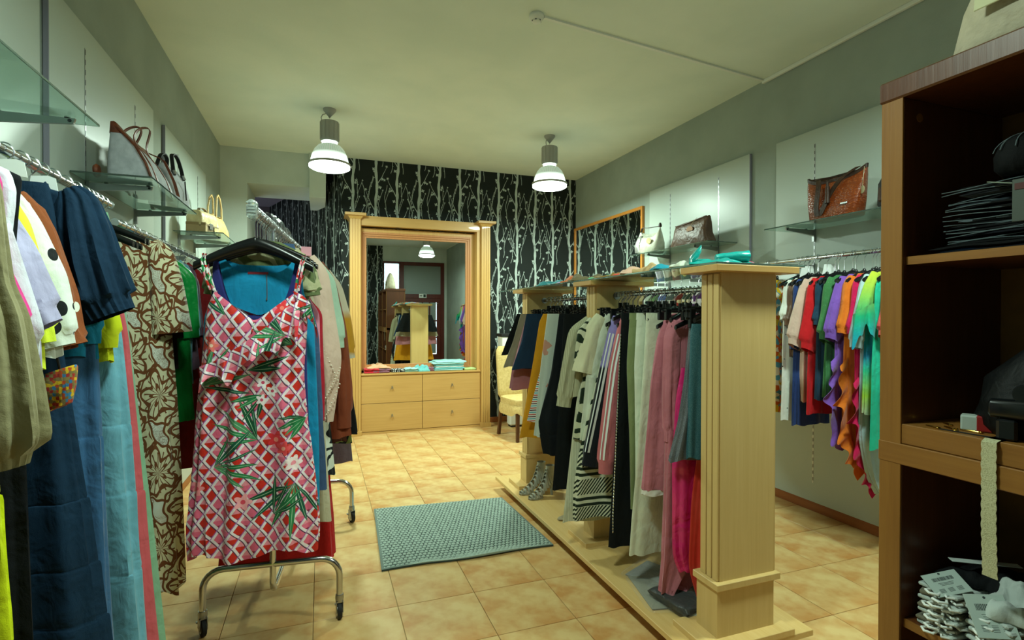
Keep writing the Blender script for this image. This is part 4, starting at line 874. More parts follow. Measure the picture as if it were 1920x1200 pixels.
rackg('long_trousers', 'slate blue wide trousers hanging behind the printed dress', 2.61, plain('slate_blue', '#3c5578'), [(0, 0.12, 0.02), (-0.30, 0.2, 0.03), (-0.4, 0.225, 0.035), (-0.85, 0.245, 0.04), (-1.12, 0.262, 0.04)], seed=42, cat='trousers')
scoop('tank_shirt', 'pale pink tank top on the rolling rack', 2.66, plain('pale_pink', '#d88aa0'), 0.8, 0.22, 0.22, 0.1, 0.12); scoop('tank_shirt', 'crimson red tank top on the rolling rack', 2.71, plain('crimson', '#a81e30'), 0.8, 0.235, 0.235, 0.1, 0.12)
rackg('linen_trousers', 'cream linen trousers, hem visible low on the rolling rack', 2.76, plain('cream_linen', '#bdb79c'), [(0, 0.12, 0.02), (-0.30, 0.2, 0.03), (-1.33, 0.262, 0.035)], seed=43, cat='trousers')
m_shawl = plain('blush_gauze', '#d6bcaa')
o = rackg('gauze_blouse', 'blush gauze blouse with a pompom trimmed pointed hem on the rolling rack', 2.84, m_shawl, [(0, 0.08, 0.03), (-0.03, 0.14, 0.028), (-0.06, 0.20, 0.028), (-0.20, 0.245, 0.03), (-0.45, 0.262, 0.035), (-0.70, 0.255, 0.035)], sl=[(0.19, -0.05, 0.05, 0.03), (0.25, -0.12, 0.06, 0.035), (0.275, -0.30, 0.065, 0.04), (0.31, -0.54, 0.075, 0.045), (0.30, -0.62, 0.06, 0.04), (0.265, -0.86, 0.02, 0.02)], seed=44, slcuff=0, cat='blouse')
pom = MB()
for k in range(46):
    u = k/45; p = (0.155+0.15*(1-abs(u-0.55)*1.2), -0.045, -0.9+u*0.42) if k % 2 else (0.17+0.14*u, -0.05, -0.60-0.30*(1-u)+0.02)
    pom.lathe([(0.0005, -0.005), (0.005, 0.0), (0.0005, 0.005)], 6, p)
pom.build('pompom_trim', plain('cream_yarn', '#e6dcc8'), parent=o, kind='stuff')
rackg('printed_trousers', 'black and white scroll print trousers behind the linen ones', 2.90, zebra('black_white_scroll', '#cfd6c8', '#14181a', 16, 0.25), [(0, 0.12, 0.02), (-0.30, 0.2, 0.03), (-1.15, 0.268, 0.035)], seed=45, cat='trousers')
rackg('long_trousers', 'scarlet red long trousers reaching nearly to the rack base', 2.96, plain('scarlet', '#b01010', 0.7), [(0, 0.12, 0.02), (-0.30, 0.2, 0.03), (-1.59, 0.275, 0.04)], seed=46, cat='trousers')
rackg('mint_blouse', 'mint blouse with a dark lace cuff between the blush and the brown garments', 3.02, plain('mint3', '#a9c8b2'), tee(0.6, 0.24), sl=[(0.19, -0.05, 0.05, 0.03), (0.27, -0.15, 0.06, 0.035), (0.315, -0.38, 0.07, 0.04), (0.32, -0.5, 0.07, 0.04)], seed=47, cat='blouse')
m_rust = plain('rust_crepe', '#7c3a20')
rackg('long_cardigan', 'rust brown long cardigan hanging in wide folds on the rolling rack', 3.12, m_rust, [(0, 0.08, 0.03), (-0.05, 0.19, 0.03), (-0.12, 0.235, 0.035), (-0.5, 0.28, 0.045), (-1.0, 0.335, 0.05)], sl=[(0.20, -0.05, 0.045, 0.03), (0.26, -0.14, 0.05, 0.035), (0.315, -0.40, 0.055, 0.04), (0.345, -0.72, 0.055, 0.042), (0.35, -0.95, 0.06, 0.045)], seed=48, fold=0.016, cat='cardigan')
rackg('long_cardigan', 'dark chocolate long cardigan beside the rust brown one', 3.22, plain('chocolate', '#4f2a1a'), [(0, 0.08, 0.03), (-0.05, 0.19, 0.03), (-0.12, 0.235, 0.035), (-1.05, 0.31, 0.05)], seed=49, cat='cardigan')
rackg('olive_blouse', 'olive and black patterned blouse low behind the brown cardigans', 3.32, zebra('olive_black', '#6f7a3a', '#12160e', 9, 0.3), [(0, 0.12, 0.03), (-0.06, 0.2, 0.03), (-1.08, 0.33, 0.05)], seed=50, cat='blouse')
rackg('lace_shirt', 'black lace top hanging below the cream sweater', 3.42, plain('black_lace', '#0e0f12'), [(0, 0.08, 0.03), (-0.06, 0.2, 0.03), (-0.8, 0.34, 0.045), (-1.05, 0.375, 0.05)], seed=51, cat='top')
rackg('knit_sweater', 'cream sweater with a mustard panel near the far end of the rack', 3.54, bands('cream_mustard', [(-0.28, '#cfc6b0'), (-0.34, '#c8922c'), (-0.55, '#c8922c'), (-0.58, '#cfc6b0')]), tee(0.65, 0.24), sl=[(0.20, -0.06, 0.045, 0.03), (0.27, -0.16, 0.055, 0.035), (0.32, -0.35, 0.06, 0.04), (0.355, -0.60, 0.055, 0.04)], seed=52, cat='sweater')
rackg('wide_trousers', 'lilac grey wide trousers, last long garment on the rolling rack', 3.64, plain('lilac_grey', '#7a6a76'), [(0, 0.12, 0.02), (-0.30, 0.22, 0.03), (-1.28, 0.33, 0.05)], seed=53, cat='trousers')
rackg('red_shirt', 'small bright red top at the far end of the rolling rack', 3.76, plain('bright_red', '#b8222e'), tee(0.5, 0.24), seed=54, cat='top')
rackg('beige_shirt', 'beige top at the far end of the rolling rack', 3.90, plain('beige_j', '#a8987a'), tee(0.6, 0.24), seed=55, cat='top')
for i in range(14):
    x, y = RK(2.47+0.095*i+0.02); hanger(x, y+0.02, 1.83, 1.925, rz=RR, where=WH)
wrp = MB(); 
for k in range(3):
    R = []
    for j in range(16):
        u = j/15; x, y = RK(2.62+0.75*u); r = 0.030+0.012*sin(5*u+k)+0.006*sin(23*u+2*k)
        R.append([(x+r*cos(a)*(1+0.15*sin(3*a+9*u)), y, 1.93-0.02*k+r*1.1*sin(a)+0.004*sin(7*a+31*u)) for a in [2*pi*i/18 for i in range(18)]])
    if k == 0: wrp.rings(R, cap=False)
wrp.build('plastic_wrap', M('crinkled_film', col='#dfe9ea', rough=0.15, alpha=0.16, spec=0.8), smooth=True, label='crinkled clear plastic film wrapped round the hanger hooks on the rolling rack', cat='plastic wrap')
x, y = RK(2.86); MB().rings([[(x+0.14+a_*0.024, y+0.02*b_, z) for a_, b_ in ((-1, -1), (1, -1), (1, 1), (-1, 1))] for z in (1.80, 1.845)]).build('size_band', M('pink_foam', col='#e0a2b0', rough=0.8), label='pink foam band wrapped round a hanger arm on the rolling rack', cat='band')

# --- display stand, near bay then far bay
GX = 1.745; GZ = 1.63; WG = 'on the near bay of the display stand'; WF = 'on the far bay of the display stand'
def gp(name, label, Y, mt, rows, cat=None, ztop=1.515, kind='clip', sl=None, far=False, **k):
    hanger(GX, Y, ztop+(0.055 if kind == 'clip' else 0.005), GZ, kind=kind, lab=hl(label, kind))
    return garment(name, label, cat or name.split('_')[-1], (GX, Y, ztop), mt, rows, sl=sl, flip=-1, rz=random.uniform(-0.02, 0.02), **k)
rw = lambda L, a, b, c, d=0.02: [(0, a, d*0.7), (-0.25, b, d), (-L, c, d*1.4)]
m_teal = M('teal_lurex', fn=lambda: mix(V(voro(500, objco(), 0)).lt(0.25), '#2e5c66', '#7fa8ac'), rough=0.55, bump=lambda: (noise(8, 3), 0.008))
gp('lurex_trousers', 'teal glitter trousers folded over a hanger next to the nearest pillar', 2.005, m_teal, [(0, -0.135, 0.10, 0.020), (-0.05, -0.14, 0.10, 0.024), (-0.4, -0.15, 0.08, 0.024), (-0.62, -0.155, 0.06, 0.024)], cat='trousers', ztop=1.465, seed=60, fold=0.004)
o = gp('flared_trousers', 'grey shimmering flared trouser leg behind the teal glitter trousers', 2.035, M('grey_lurex', fn=lambda: mix(V(voro(500, objco(), 0)).lt(0.25), '#5c6268', '#a9aeb4'), rough=0.55, bump=lambda: (noise(8, 3), 0.008)), [(0, -0.12, 0.1, 0.014), (-0.3, -0.15, 0.1, 0.016), (-0.48, -0.18, 0.1, 0.018), (-0.67, -0.235, 0.1, 0.02)], cat='trousers', ztop=1.50, seed=61)
m_pinks = M('pink_satin', fn=vary('#c4186a', '#dc3c78', 7), rough=0.28, bump=lambda: (noise(7, 3, 1.0), 0.025), spec=0.6)
gp('satin_slip_dress', 'hot pink satin slip dress with a lace hem beside the nearest pillar', 2.075, m_pinks, [(-0.26, -0.135, 0.13, 0.018), (-0.4, -0.165, 0.15, 0.022), (-0.7, -0.18, 0.17, 0.025), (-1.15, -0.178, 0.17, 0.028), (-1.23, -0.14, 0.12, 0.026)], cat='dress', seed=62, kind='shoulder')
gp('coral_dress', 'coral red slip dress whose hem curves out beside the nearest pillar', 2.045, M('coral_satin', fn=vary('#d23a30', '#e0584a', 6), rough=0.35, bump=lambda: (noise(7, 3), 0.012)), [(-0.2, 0.0, 0.13, 0.014), (-0.9, -0.10, 0.15, 0.016), (-1.2, -0.115, 0.10, 0.016), (-1.36, -0.06, 0.0, 0.014)], cat='dress', seed=63)
m_rose = plain('dusty_rose', '#b8707c')
o = gp('long_cardigan', 'long dusty rose cardigan reaching the plinth near the nearest pillar', 2.135, m_rose, [(0, -0.07, 0.07, 0.03), (-0.04, -0.14, 0.14, 0.028), (-0.10, -0.18, 0.18, 0.028), (-0.6, -0.185, 0.18, 0.03), (-1.2, -0.20, 0.18, 0.03), (-1.35, -0.205, -0.06, 0.022)], kind='shoulder', seed=64, cat='cardigan', sl=[(0.16, -0.05, 0.05, 0.03), (0.19, -0.12, 0.045, 0.03), (0.195, -0.4, 0.04, 0.028), (0.19, -0.62, 0.036, 0.026)])
MB().tube([(-0.06, -0.045, -0.42), (-0.03, -0.052, -0.60), (0.0, -0.05, -0.62), (-0.04, -0.052, -0.68), (-0.02, -0.05, -0.95)], 0.007, 8).build('belt_tie', m_rose, parent=o, smooth=True)
MB().box(-0.115, -0.055, -0.050, -0.040, -0.58, -0.36, bev=0.004).build('pocket_welt', m_rose, parent=o)
o = gp('tunic', 'dusty rose tunic with white lace edging along its hem', 2.225, m_rose, [(0, -0.07, 0.07, 0.03), (-0.04, -0.13, 0.13, 0.028), (-0.12, -0.165, 0.16, 0.028), (-0.35, -0.205, 0.18, 0.03), (-0.70, -0.235, 0.2, 0.035), (-0.88, -0.25, 0.21, 0.035)], kind='shoulder', seed=65)
R = body_rings([(-0.875, -0.25, 0.21, 0.036), (-0.90, -0.252, 0.212, 0.038)], fold=0.004, nf=14, N=80); MB().rings(R, cap=False).build('lace_edging', M('white_lace', col='#e4e4dc', rough=0.9, alpha=0.85), parent=o, smooth=True)
m_wk = plain('ecru_jersey', '#cdd2ba'); m_wk2 = plain('ivory_cotton', '#d3dbc8'); m_kh = plain('sage_khaki', '#7e8a5e'); m_blk = plain('black_jersey', '#0d1214')
P_ = [('knit_trousers', 'ecru knit wide trousers nearly touching the plinth', 2.32, m_wk, 0.165, 1.24, 0.10, 0.255), ('knit_trousers', 'second ecru knit trousers tucked behind the first pair', 2.385, m_wk2, 0.18, 1.10, 0.10, 0.18),
      ('chino_trousers', 'sage khaki chinos between the ecru and the black trousers', 2.445, m_kh, 0.185, 1.05, 0.09, 0.18), ('track_trousers', 'black track trousers with a silver chain down the side', 2.52, m_blk, 0.19, 1.28, 0.10, 0.265)]
for i, (n_, l_, y, mt, W, L, lg, xb) in enumerate(P_):
    hanger(GX, y, 1.57, GZ, kind='clip', lab=hl(l_, 'clip')); o = pants(n_, l_, (GX, y, 1.515), mt, W, L, lg, xb=xb, seed=70+i)
    if i == 3:
        cg = MB()
        for k in range(64):
            z = -0.12-0.017*k; xx_ = -0.197-0.05*min(1, (-z)/1.1); cg.box(xx_-0.004, xx_+0.003, -0.018, -0.012, z-0.007, z+0.007, bev=0.002)
        cg.build('chain', m_wire, parent=o, kind='stuff', rot=(0, 0, 0))
m_pt = plain('rose_pink_fleece', '#c26e74'); m_stw = M('white_stripe_tape', col='#dfe6e4', rough=0.8)
def track(label, y, mt, rows, sn, zoff=0.0, seed=0, cufm=None):
    o = gp('track_shirt', label, y, mt, rows, cat='track top', kind='shoulder', seed=seed, sl=None)
    sp_ = [(0.135, -0.02, 0.04, 0.03), (0.165, -0.10, 0.055, 0.036), (0.215, -0.30, 0.06, 0.038)] + sn
    P = [(-(x-a), z) for x, z, a, b in sp_]; R = tube_rings(P, [q[2] for q in sp_], [q[3] for q in sp_], seed=seed, cuff=0.08, fold=0.003); MB().rings(R, cap=True, capend=False).build('sleeve', mt, parent=o, smooth=True)
    k0 = 4; n_ = len(R)
    for aa_ in (-2.75, -2.30):
        L_, R_ = [], []
        for k in range(k0, n_-3):
            c = R[k].mean(0); j = aa_; w_ = 0.22
            def pt(ang_):
                f = (ang_ % (2*pi))/(2*pi)*26; i0 = int(f); fr_ = f-i0; p = R[k][i0 % 26]*(1-fr_)+R[k][(i0+1) % 26]*fr_; return c+(p-c)*1.05+np.array([0, -0.002, 0])
            L_.append(pt(j-w_/2)); R_.append(pt(j+w_/2))
        MB().rings(np.array([L_, R_]).transpose(1, 0, 2), cap=False, closed=False).build('side_stripe', m_stw, parent=o, smooth=True)
    return o
track('rose pink track top with two white stripes down its sleeve', 2.60, m_pt, [(0, 0.07, 0.03), (-0.03, 0.12, 0.026), (-0.08, 0.155, 0.026), (-0.86, 0.19, 0.03)], [(0.245, -0.5, 0.06, 0.038), (0.285, -0.80, 0.055, 0.036), (0.285, -0.90, 0.05, 0.032)], seed=80)
track('black and lilac track top with two white stripes down its sleeve', 2.695, bands('lilac_black', [(-0.05, '#8d84c4'), (-0.30, '#8d84c4'), (-0.32, '#10151c')], 0.02), [(0, 0.07, 0.03), (-0.03, 0.11, 0.026), (-0.08, 0.145, 0.026), (-0.86, 0.2, 0.03)], [(0.255, -0.48, 0.06, 0.038), (0.325, -0.78, 0.055, 0.036), (0.345, -0.88, 0.055, 0.032)], seed=81)
m_zb = zebra('cream_zebra', '#c6c8aa', '#1c2c1c', 13, 0.10, 0.45, (0.35, 1.0))
def zmaxi():
    x, y, z = xyz(); st = (((z*1.0)*180.0).sin()).gt(0.0); dia = ((x.abs()*1.2+z)*260.0).sin().gt(0.0); band_ = ((z*(1/0.16)).fract()).gt(0.45); body = mix(dia, '#d4d8be', '#1c2a1c'); s2 = mix(st, '#d4d8be', '#1c2a1c'); k = z.lt(-0.78); arch = (((x*14).sin()*0.05+z)*60.0).sin().gt(0.75)
    return mix(k, mix(arch, '#d4d8be', '#1c2a1c'), mix(band_, s2, body))
gp('maxi_dress', 'cream maxi dress with black zigzag bands around its hem', 2.735, cl('cream_zigzag_bands', zmaxi), [(0, 0.12, 0.02), (-0.3, 0.2, 0.02), (-0.85, -0.34, 0.30, 0.035), (-1.03, -0.37, 0.33, 0.04), (-1.19, -0.375, 0.33, 0.04)], seed=82, cat='dress', kind='shoulder')
gp('pleated_skirt', 'long ivory pleated skirt behind the zigzag maxi dress', 2.83, cl('ivory_pleats', lambda: mix((xyz()[0]*420.0).sin()*0.2+0.2, '#d0d2b8', '#a4a88c')), [(0, 0.12, 0.02), (-0.5, -0.3, 0.28, 0.025), (-1.24, -0.39, 0.33, 0.03)], seed=83, cat='skirt', fold=0.006, nf=26)
gp('lace_skirt', 'ivory skirt with a lace hem under the cream jacket', 2.775, m_wk2, [(0, 0.14, 0.02), (-0.3, -0.26, 0.2, 0.02), (-0.66, -0.30, 0.2, 0.02), (-0.74, -0.305, 0.2, 0.022)], seed=84, cat='skirt')
gp('cropped_jacket', 'cream cropped jacket with wide sleeves on the near bay', 2.80, plain('cream_wool', '#dad8b4'), [(0.01, 0.08, 0.03), (-0.03, 0.15, 0.028), (-0.08, 0.22, 0.028), (-0.36, 0.24, 0.03)], kind='shoulder', sl=[(0.20, -0.03, 0.05, 0.03), (0.265, -0.10, 0.06, 0.035), (0.305, -0.22, 0.07, 0.04), (0.345, -0.355, 0.08, 0.04)], seed=85, cat='jacket', slcuff=0)
gp('zebra_shirt', 'ecru and black zebra print long top at the far end of the near bay', 2.815, m_zb, [(0, 0.08, 0.03), (-0.05, 0.22, 0.025), (-0.3, -0.26, 0.25, 0.03), (-0.75, -0.33, 0.28, 0.035)], kind='shoulder', sl=[(0.24, -0.05, 0.04, 0.025), (0.31, -0.12, 0.045, 0.028), (0.335, -0.34, 0.045, 0.03)], seed=86, cat='top')
gp('ribbed_cardigan', 'plain ecru ribbed cardigan beside the middle pillar on the near bay', 2.86, cl('ecru_rib', lambda: mix((xyz()[0]*600.0).sin()*0.25+0.25, '#b8b898', '#8c8c6e')), [(0, 0.10, 0.03), (-0.05, 0.24, 0.02), (-0.3, -0.34, 0.25, 0.02), (-0.5, -0.38, 0.28, 0.02)], kind='shoulder', sl=[(0.24, -0.05, 0.04, 0.018), (0.34, -0.12, 0.045, 0.02), (0.385, -0.34, 0.05, 0.02), (0.425, -0.56, 0.05, 0.022)], seed=87, cat='cardigan')
for i in range(16): hanger(GX, 1.965+0.057*i, 1.555, GZ, kind='clip' if i % 3 else 'shoulder', where=WG)
# far bay
FB = [('black_trousers', 'long black wide trousers nearest the middle pillar on the far bay', 3.10, m_blk, [(0, 0.26, 0.02), (-0.5, 0.29, 0.025), (-1.14, 0.33, 0.035)], 'trousers', ()),
      ('chiffon_dress', 'black chiffon dress with a layered ruffled hem on the far bay', 3.20, plain('black_chiffon', '#11161a'), [(0, 0.25, 0.02), (-0.4, 0.31, 0.025), (-0.72, 0.40, 0.05), (-0.93, 0.36, 0.05)], 'dress', (-0.70, -0.80)),
      ('white_jeans', 'white ripped jeans on the far bay of the display stand', 3.34, M('white_denim', fn=lambda: mix(noise(7, 3, 0.5).gt(0.62), '#c9d4c8', '#d09a86'), rough=0.9, bump=lambda: (noise(20, 3), 0.004)), [(0, 0.27, 0.02), (-0.3, 0.31, 0.022), (-0.84, 0.37, 0.03)], 'jeans', ()),
      ('striped_tunic', 'white tunic with fine red and blue stripes on the far bay', 3.44, stripes('red_blue_stripes', ['#e2e2da', '#b8443c', '#e2e2da', '#4aa0b0', '#e2e2da', '#5a2a3a'], 0.045, 'z'), [(-0.28, -0.20, 0.2, 0.018), (-0.42, -0.29, 0.2, 0.022), (-0.76, -0.375, 0.2, 0.03)], 'tunic', ()),
      ('mustard_tunic', 'mustard yellow tunic with a flared hem on the far bay', 3.53, plain('mustard', '#cf9018'), [(0, 0.22, 0.02), (-0.06, 0.25, 0.02), (-0.3, 0.29, 0.022), (-0.89, 0.40, 0.04)], 'tunic', ()),
      ('flounce_skirt', 'dusty pink skirt whose frill shows below the denim skirt', 3.755, plain('pink_crepe', '#a8707a'), [(0, 0.26, 0.02), (-0.4, 0.38, 0.03), (-0.57, 0.40, 0.04)], 'skirt', (-0.4,)),
      ('denim_skirt', 'dark denim skirt with a frayed hem near the far pillar', 3.66, plain('dark_denim', '#16324e'), [(0, 0.30, 0.022), (-0.2, 0.34, 0.03), (-0.41, 0.42, 0.04)], 'skirt', ()),
      ('distressed_skirt', 'washed beige distressed denim skirt near the far pillar', 3.83, plain('beige_denim', '#8f8a74'), [(0, 0.28, 0.022), (-0.2, 0.34, 0.03), (-0.41, 0.42, 0.035)], 'skirt', ()),
      ('mini_skirt', 'black mini skirt next to the far pillar on the far bay', 3.92, m_blk, [(0, 0.28, 0.022), (-0.32, 0.40, 0.035)], 'skirt', ())]
for i, (n_, l_, y, mt, rows, c_, ti) in enumerate(FB):
    gp(n_, l_, y, mt, rows, cat=c_, far=True, seed=90+i, tiers=ti)
for i in range(15): hanger(GX, 3.03+0.062*i, 1.555, GZ, kind='clip' if i % 4 else 'shoulder', where=WF)

# --- right wall rail with bright blouses
WR = 'on the right wall rail'
def gr(name, label, Y, mt, rows, sl=None, cat=None, zt=1.79, zr=1.905, where=WR, **k):
    hanger(RX_R, Y, zt+0.004, zr, lab=hl(label))
    return garment(name, label, cat or name.split('_')[-1], (RX_R, Y, zt-0.020), mt, rows, sl=sl, flip=-1, rz=random.uniform(-0.03, 0.03), **k)
bod = lambda L, w_=0.17, wb=0.17: [(0, 0.07, 0.03), (-0.04, 0.14, 0.024), (-0.09, w_, 0.026), (-L, wb, 0.032)]
def puff(xo, z, a=0.08): return [(0.13, -0.03, 0.04, 0.026), (0.17, -0.08, 0.055, 0.032), (xo*0.86, z*0.6, a*0.95, 0.036), (xo, z*0.88, a*1.1, 0.040), (xo*0.98, z, a*0.75, 0.034)]
m_org = plain('orange_crepe', '#d97420'); m_mag = plain('raspberry_crepe', '#c41450'); m_pur = plain('violet_crepe', '#7a52b4'); m_tied = bands('rainbow_dip_dye', [(-0.02, '#b4c23a'), (-0.16, '#7fba52'), (-0.26, '#12a070'), (-0.42, '#1292a8'), (-0.50, '#1a7fae'), (-0.60, '#24b488'), (-0.75, '#9ccc3c'), (-0.85, '#a8b89c')], 0.06)
gr('coral_blouse', 'coral red blouse right against the tall cherry shelving unit', 2.13, plain('coral_red', '#d25254'), bod(0.8), sl=puff(0.22, -0.4), cat='blouse', seed=110)
gr('aqua_dress', 'aqua green dress half hidden by the tall cherry shelving unit', 2.18, plain('aqua', '#1fb594'), bod(1.05, 0.17, 0.2), cat='dress', seed=111)
o = gr('ruffled_dress', 'dip dyed dress fading from yellow through green to teal with ruffled sleeves', 2.235, m_tied, bod(0.85, 0.17, 0.20), sl=[(0.13, -0.02, 0.04, 0.026), (0.19, -0.10, 0.05, 0.032), (0.235, -0.22, 0.055, 0.036), (0.26, -0.30, 0.05, 0.03)], cat='dress', seed=112)
ruffle(o, [(-0.16, -0.042, -0.19), (-0.23, -0.038, -0.21), (-0.285, -0.01, -0.25), (-0.25, 0.03, -0.26)], (-0.030, -0.012, -0.16), 0.014, 2.4, m_tied, out=(-0.6, -0.8, 0), n=80)
m_ice = plain('ice_blue', '#a9c4cc')
o = gr('ice_blue_dress', 'ice blue dress with a puffed cuff and a pale rounded hem near the shelving unit', 2.275, m_ice, [(0, 0.07, 0.03), (-0.05, 0.14, 0.024), (-0.3, 0.16, 0.026), (-1.0, -0.17, 0.16, 0.03), (-1.25, -0.10, 0.16, 0.03), (-1.36, -0.02, 0.12, 0.03)], sl=puff(0.25, -0.46, 0.05), cat='dress', seed=113)
def fr(y, mt, label, rows, seed, pts, sl, drop=(-0.075, -0.006, -0.05), nw=6):
    o = gr('ruffled_dress', label, y, mt, rows, sl=sl, cat='dress', seed=seed)
    ruffle(o, pts, drop, 0.017, nw, mt, out=(-0.35, -1, 0), n=140); return o
fr(2.32, m_mag, 'raspberry pink high-low dress with a ruffled edge and the lowest hem', [(0, 0.07, 0.03), (-0.05, 0.14, 0.024), (-0.3, 0.15, 0.024), (-0.7, -0.15, 0.14, 0.026), (-1.05, -0.13, 0.15, 0.028), (-1.28, -0.03, 0.16, 0.028), (-1.37, 0.06, 0.16, 0.026)], 114, [(-0.13, -0.02, -0.62), (-0.13, -0.02, -0.85), (-0.12, -0.02, -1.02), (-0.04, -0.02, -1.22), (0.05, -0.02, -1.34)], puff(0.21, -0.38, 0.04))
fr(2.375, m_org, 'orange high-low dress with a cascading ruffle on the right wall rail', [(0, 0.07, 0.03), (-0.05, 0.14, 0.024), (-0.3, 0.16, 0.024), (-0.7, -0.17, 0.14, 0.026), (-0.95, -0.17, 0.15, 0.028), (-1.15, -0.10, 0.16, 0.028), (-1.28, 0.03, 0.16, 0.026)], 115, [(-0.16, -0.02, -0.52), (-0.165, -0.02, -0.75), (-0.17, -0.02, -0.95), (-0.10, -0.02, -1.10), (0.0, -0.02, -1.24)], puff(0.225, -0.38, 0.05))
fr(2.43, m_pur, 'violet dress with rounded frills behind the orange one', [(0, 0.07, 0.03), (-0.05, 0.15, 0.024), (-0.3, 0.17, 0.024), (-0.7, -0.17, 0.14, 0.026), (-1.0, -0.19, 0.15, 0.028), (-1.12, -0.08, 0.16, 0.026)], 116, [(-0.17, -0.02, -0.50), (-0.18, -0.02, -0.65), (-0.19, -0.02, -0.80), (-0.17, -0.02, -0.98), (-0.08, -0.02, -1.08)], puff(0.265, -0.42, 0.07), nw=4)
gr('puff_sleeve_blouse', 'moss green dotted blouse with puffed sleeves on the right wall rail', 2.51, dots('moss_green_dots', '#3f7a48', '#7aa678', 70, 0.12), bod(0.80, 0.15, 0.16), sl=puff(0.22, -0.44, 0.085), cat='blouse', seed=117)
gr('short_sleeve_shirt', 'petrol blue short sleeved top between green and red', 2.575, plain('petrol', '#1f3e55'), bod(0.82, 0.15, 0.16), sl=puff(0.19, -0.34, 0.06), cat='top', seed=118)
gr('puff_sleeve_blouse', 'bright red blouse with long puffed sleeves on the right wall rail', 2.635, plain('poppy_red', '#c81a22'), bod(0.92, 0.16, 0.18), sl=puff(0.245, -0.50, 0.085), cat='blouse', seed=119)
gr('sheer_blouse', 'pale blush sheer blouse with wide gathered sleeves beside the red one', 2.705, plain('blush_voile', '#d2b6a6'), bod(0.85, 0.15, 0.15), sl=puff(0.285, -0.48, 0.095), cat='blouse', seed=120)
gr('long_shirt', 'royal blue long top behind the blush blouse', 2.752, plain('royal_blue', '#27407c'), bod(1.02, 0.15, 0.17), sl=puff(0.20, -0.5, 0.05), cat='top', seed=121)
gr('satin_blouse', 'bronze brown satin blouse between the blue and the diamond print', 2.79, M('bronze_satin', fn=vary('#5c4436', '#7c604c', 8), rough=0.35, bump=lambda: (noise(9, 3), 0.012)), bod(0.55, 0.15, 0.15), sl=puff(0.2, -0.34, 0.045), cat='blouse', seed=122)
def diaf():
    x, y, z = xyz(); X = x*18.0+(z*1.3); p = (x*1.0+z*0.7)*14.0; q = (x*1.0-z*0.7)*14.0; c = voro(15, comb(x, z), 1, 0.9); s = V.nt.nodes.new('ShaderNodeSeparateColor'); V.nt.links.new(c, s.inputs[0])
    n = V.nt.nodes.new('ShaderNodeTexVoronoi'); n.distance = 'MANHATTAN'; n.inputs['Scale'].default_value = 17; n.inputs['Randomness'].default_value = 0.75; V.nt.links.new(comb(x, z), n.inputs['Vector']); d = V(n.outputs[0])
    k = mix(V(s.outputs[0]).gt(0.5), '#1a2026', '#5f8fa4'); return mix(d.lt(V(s.outputs[1])*0.14+0.16), '#e2e8e0', k)
gr('diamond_print_dress', 'white dress scattered with small black and blue diamonds', 2.825, cl('diamond_print', diaf), bod(1.0, 0.17, 0.19), sl=puff(0.2, -0.3, 0.045), cat='dress', seed=123)
gr('abstract_print_dress', 'dress with big rust, white and navy abstract shapes behind the bright blouses', 2.865, mosaic('abstract_rust', ['#c86a2a', '#e0dccc', '#1d2c50', '#7a4a5a', '#3f7c72', '#e0dccc'], 9), bod(0.98, 0.13, 0.15), cat='dress', seed=124)
RP = [('yellow and orange fruit print top at the far end of the bright rail', ['#e0b81c', '#d8641a', '#e8e0c8', '#5aa0b8']), ('orange and teal leaf print dress at the far end of the bright rail', ['#d87a2a', '#2a7a80', '#e0d8c0', '#8a2a2a']), ('cream and rust spotted dress last on the bright rail', ['#ddd4bc', '#b85a2a', '#ddd4bc', '#3a3a3a']), ('teal and yellow print dress just before the gap between the right wall rails', ['#2c7c80', '#d8b83a', '#e4dcc8', '#b04a30'])]
for i, (l_, cols) in enumerate(RP): gr('printed_dress', l_, 3.05+0.09*i, mosaic('fruit_print_%d' % i, cols, 28), bod(0.98-0.03*i, 0.17, 0.19), sl=puff(0.2, -0.3, 0.045), cat='dress', seed=130+i)
for i, y in enumerate((2.30, 2.45, 2.55, 2.70, 2.78, 3.12)): hanger(RX_R, y, 1.80, 1.905, where=WR)
for i, (y, dx, l_) in enumerate(((3.02, 0.02, 'white paper collar on a hanger nearest the end of the display stand top'), (2.90, -0.03, 'white paper collar above the bronze brown satin blouse'), (2.77, 0.0, 'white paper collar above the blush blouse'), (2.61, 0.02, 'white paper collar above the petrol blue top'))):
    MB().prism([(-0.05, -0.03), (0.05, -0.03), (0.035, 0.05), (-0.035, 0.05)], -0.003, 0.0, 'xz').build('paper_label', m_card, loc=(RX_R+dx, y+0.02, 1.805), rz=-0.6, label=l_, cat='label')
# far right rail, seen through the gap over the display stand
FRC = [('pink and violet scroll print', ['#c8c4c8', '#8a3a6a', '#4a2a5a', '#d8d4d8']), ('black and yellow ikat print', ['#14181a', '#b8a83a', '#2a3a2a', '#d8d0b0']), ('red and cream paisley print', ['#a83a34', '#d8c8a8', '#6a2a24', '#d8c8a8']), ('grey and white leaf print', ['#7a8a84', '#d4dcd4', '#4a5a58', '#d4dcd4']),
       ('lavender blossom print', ['#9a8ac4', '#d8d8e4', '#5a6aa0', '#d8d8e4']), ('green and black camouflage print', ['#2c4a34', '#14201a', '#6a8a5a', '#14201a']), ('white and teal geometric print', ['#dce4e0', '#2a7a84', '#dce4e0', '#1a2a34']), ('ecru and brown leopard print', ['#c8b48a', '#4a3020', '#c8b48a', '#8a6a40']),
       ('blue and white tie dye print', ['#2a5aa0', '#d0dce8', '#6a9ac8', '#d0dce8']), ('plum and gold print', ['#5a2a4a', '#c8a04a', '#2a1a2a', '#8a5a7a'])]
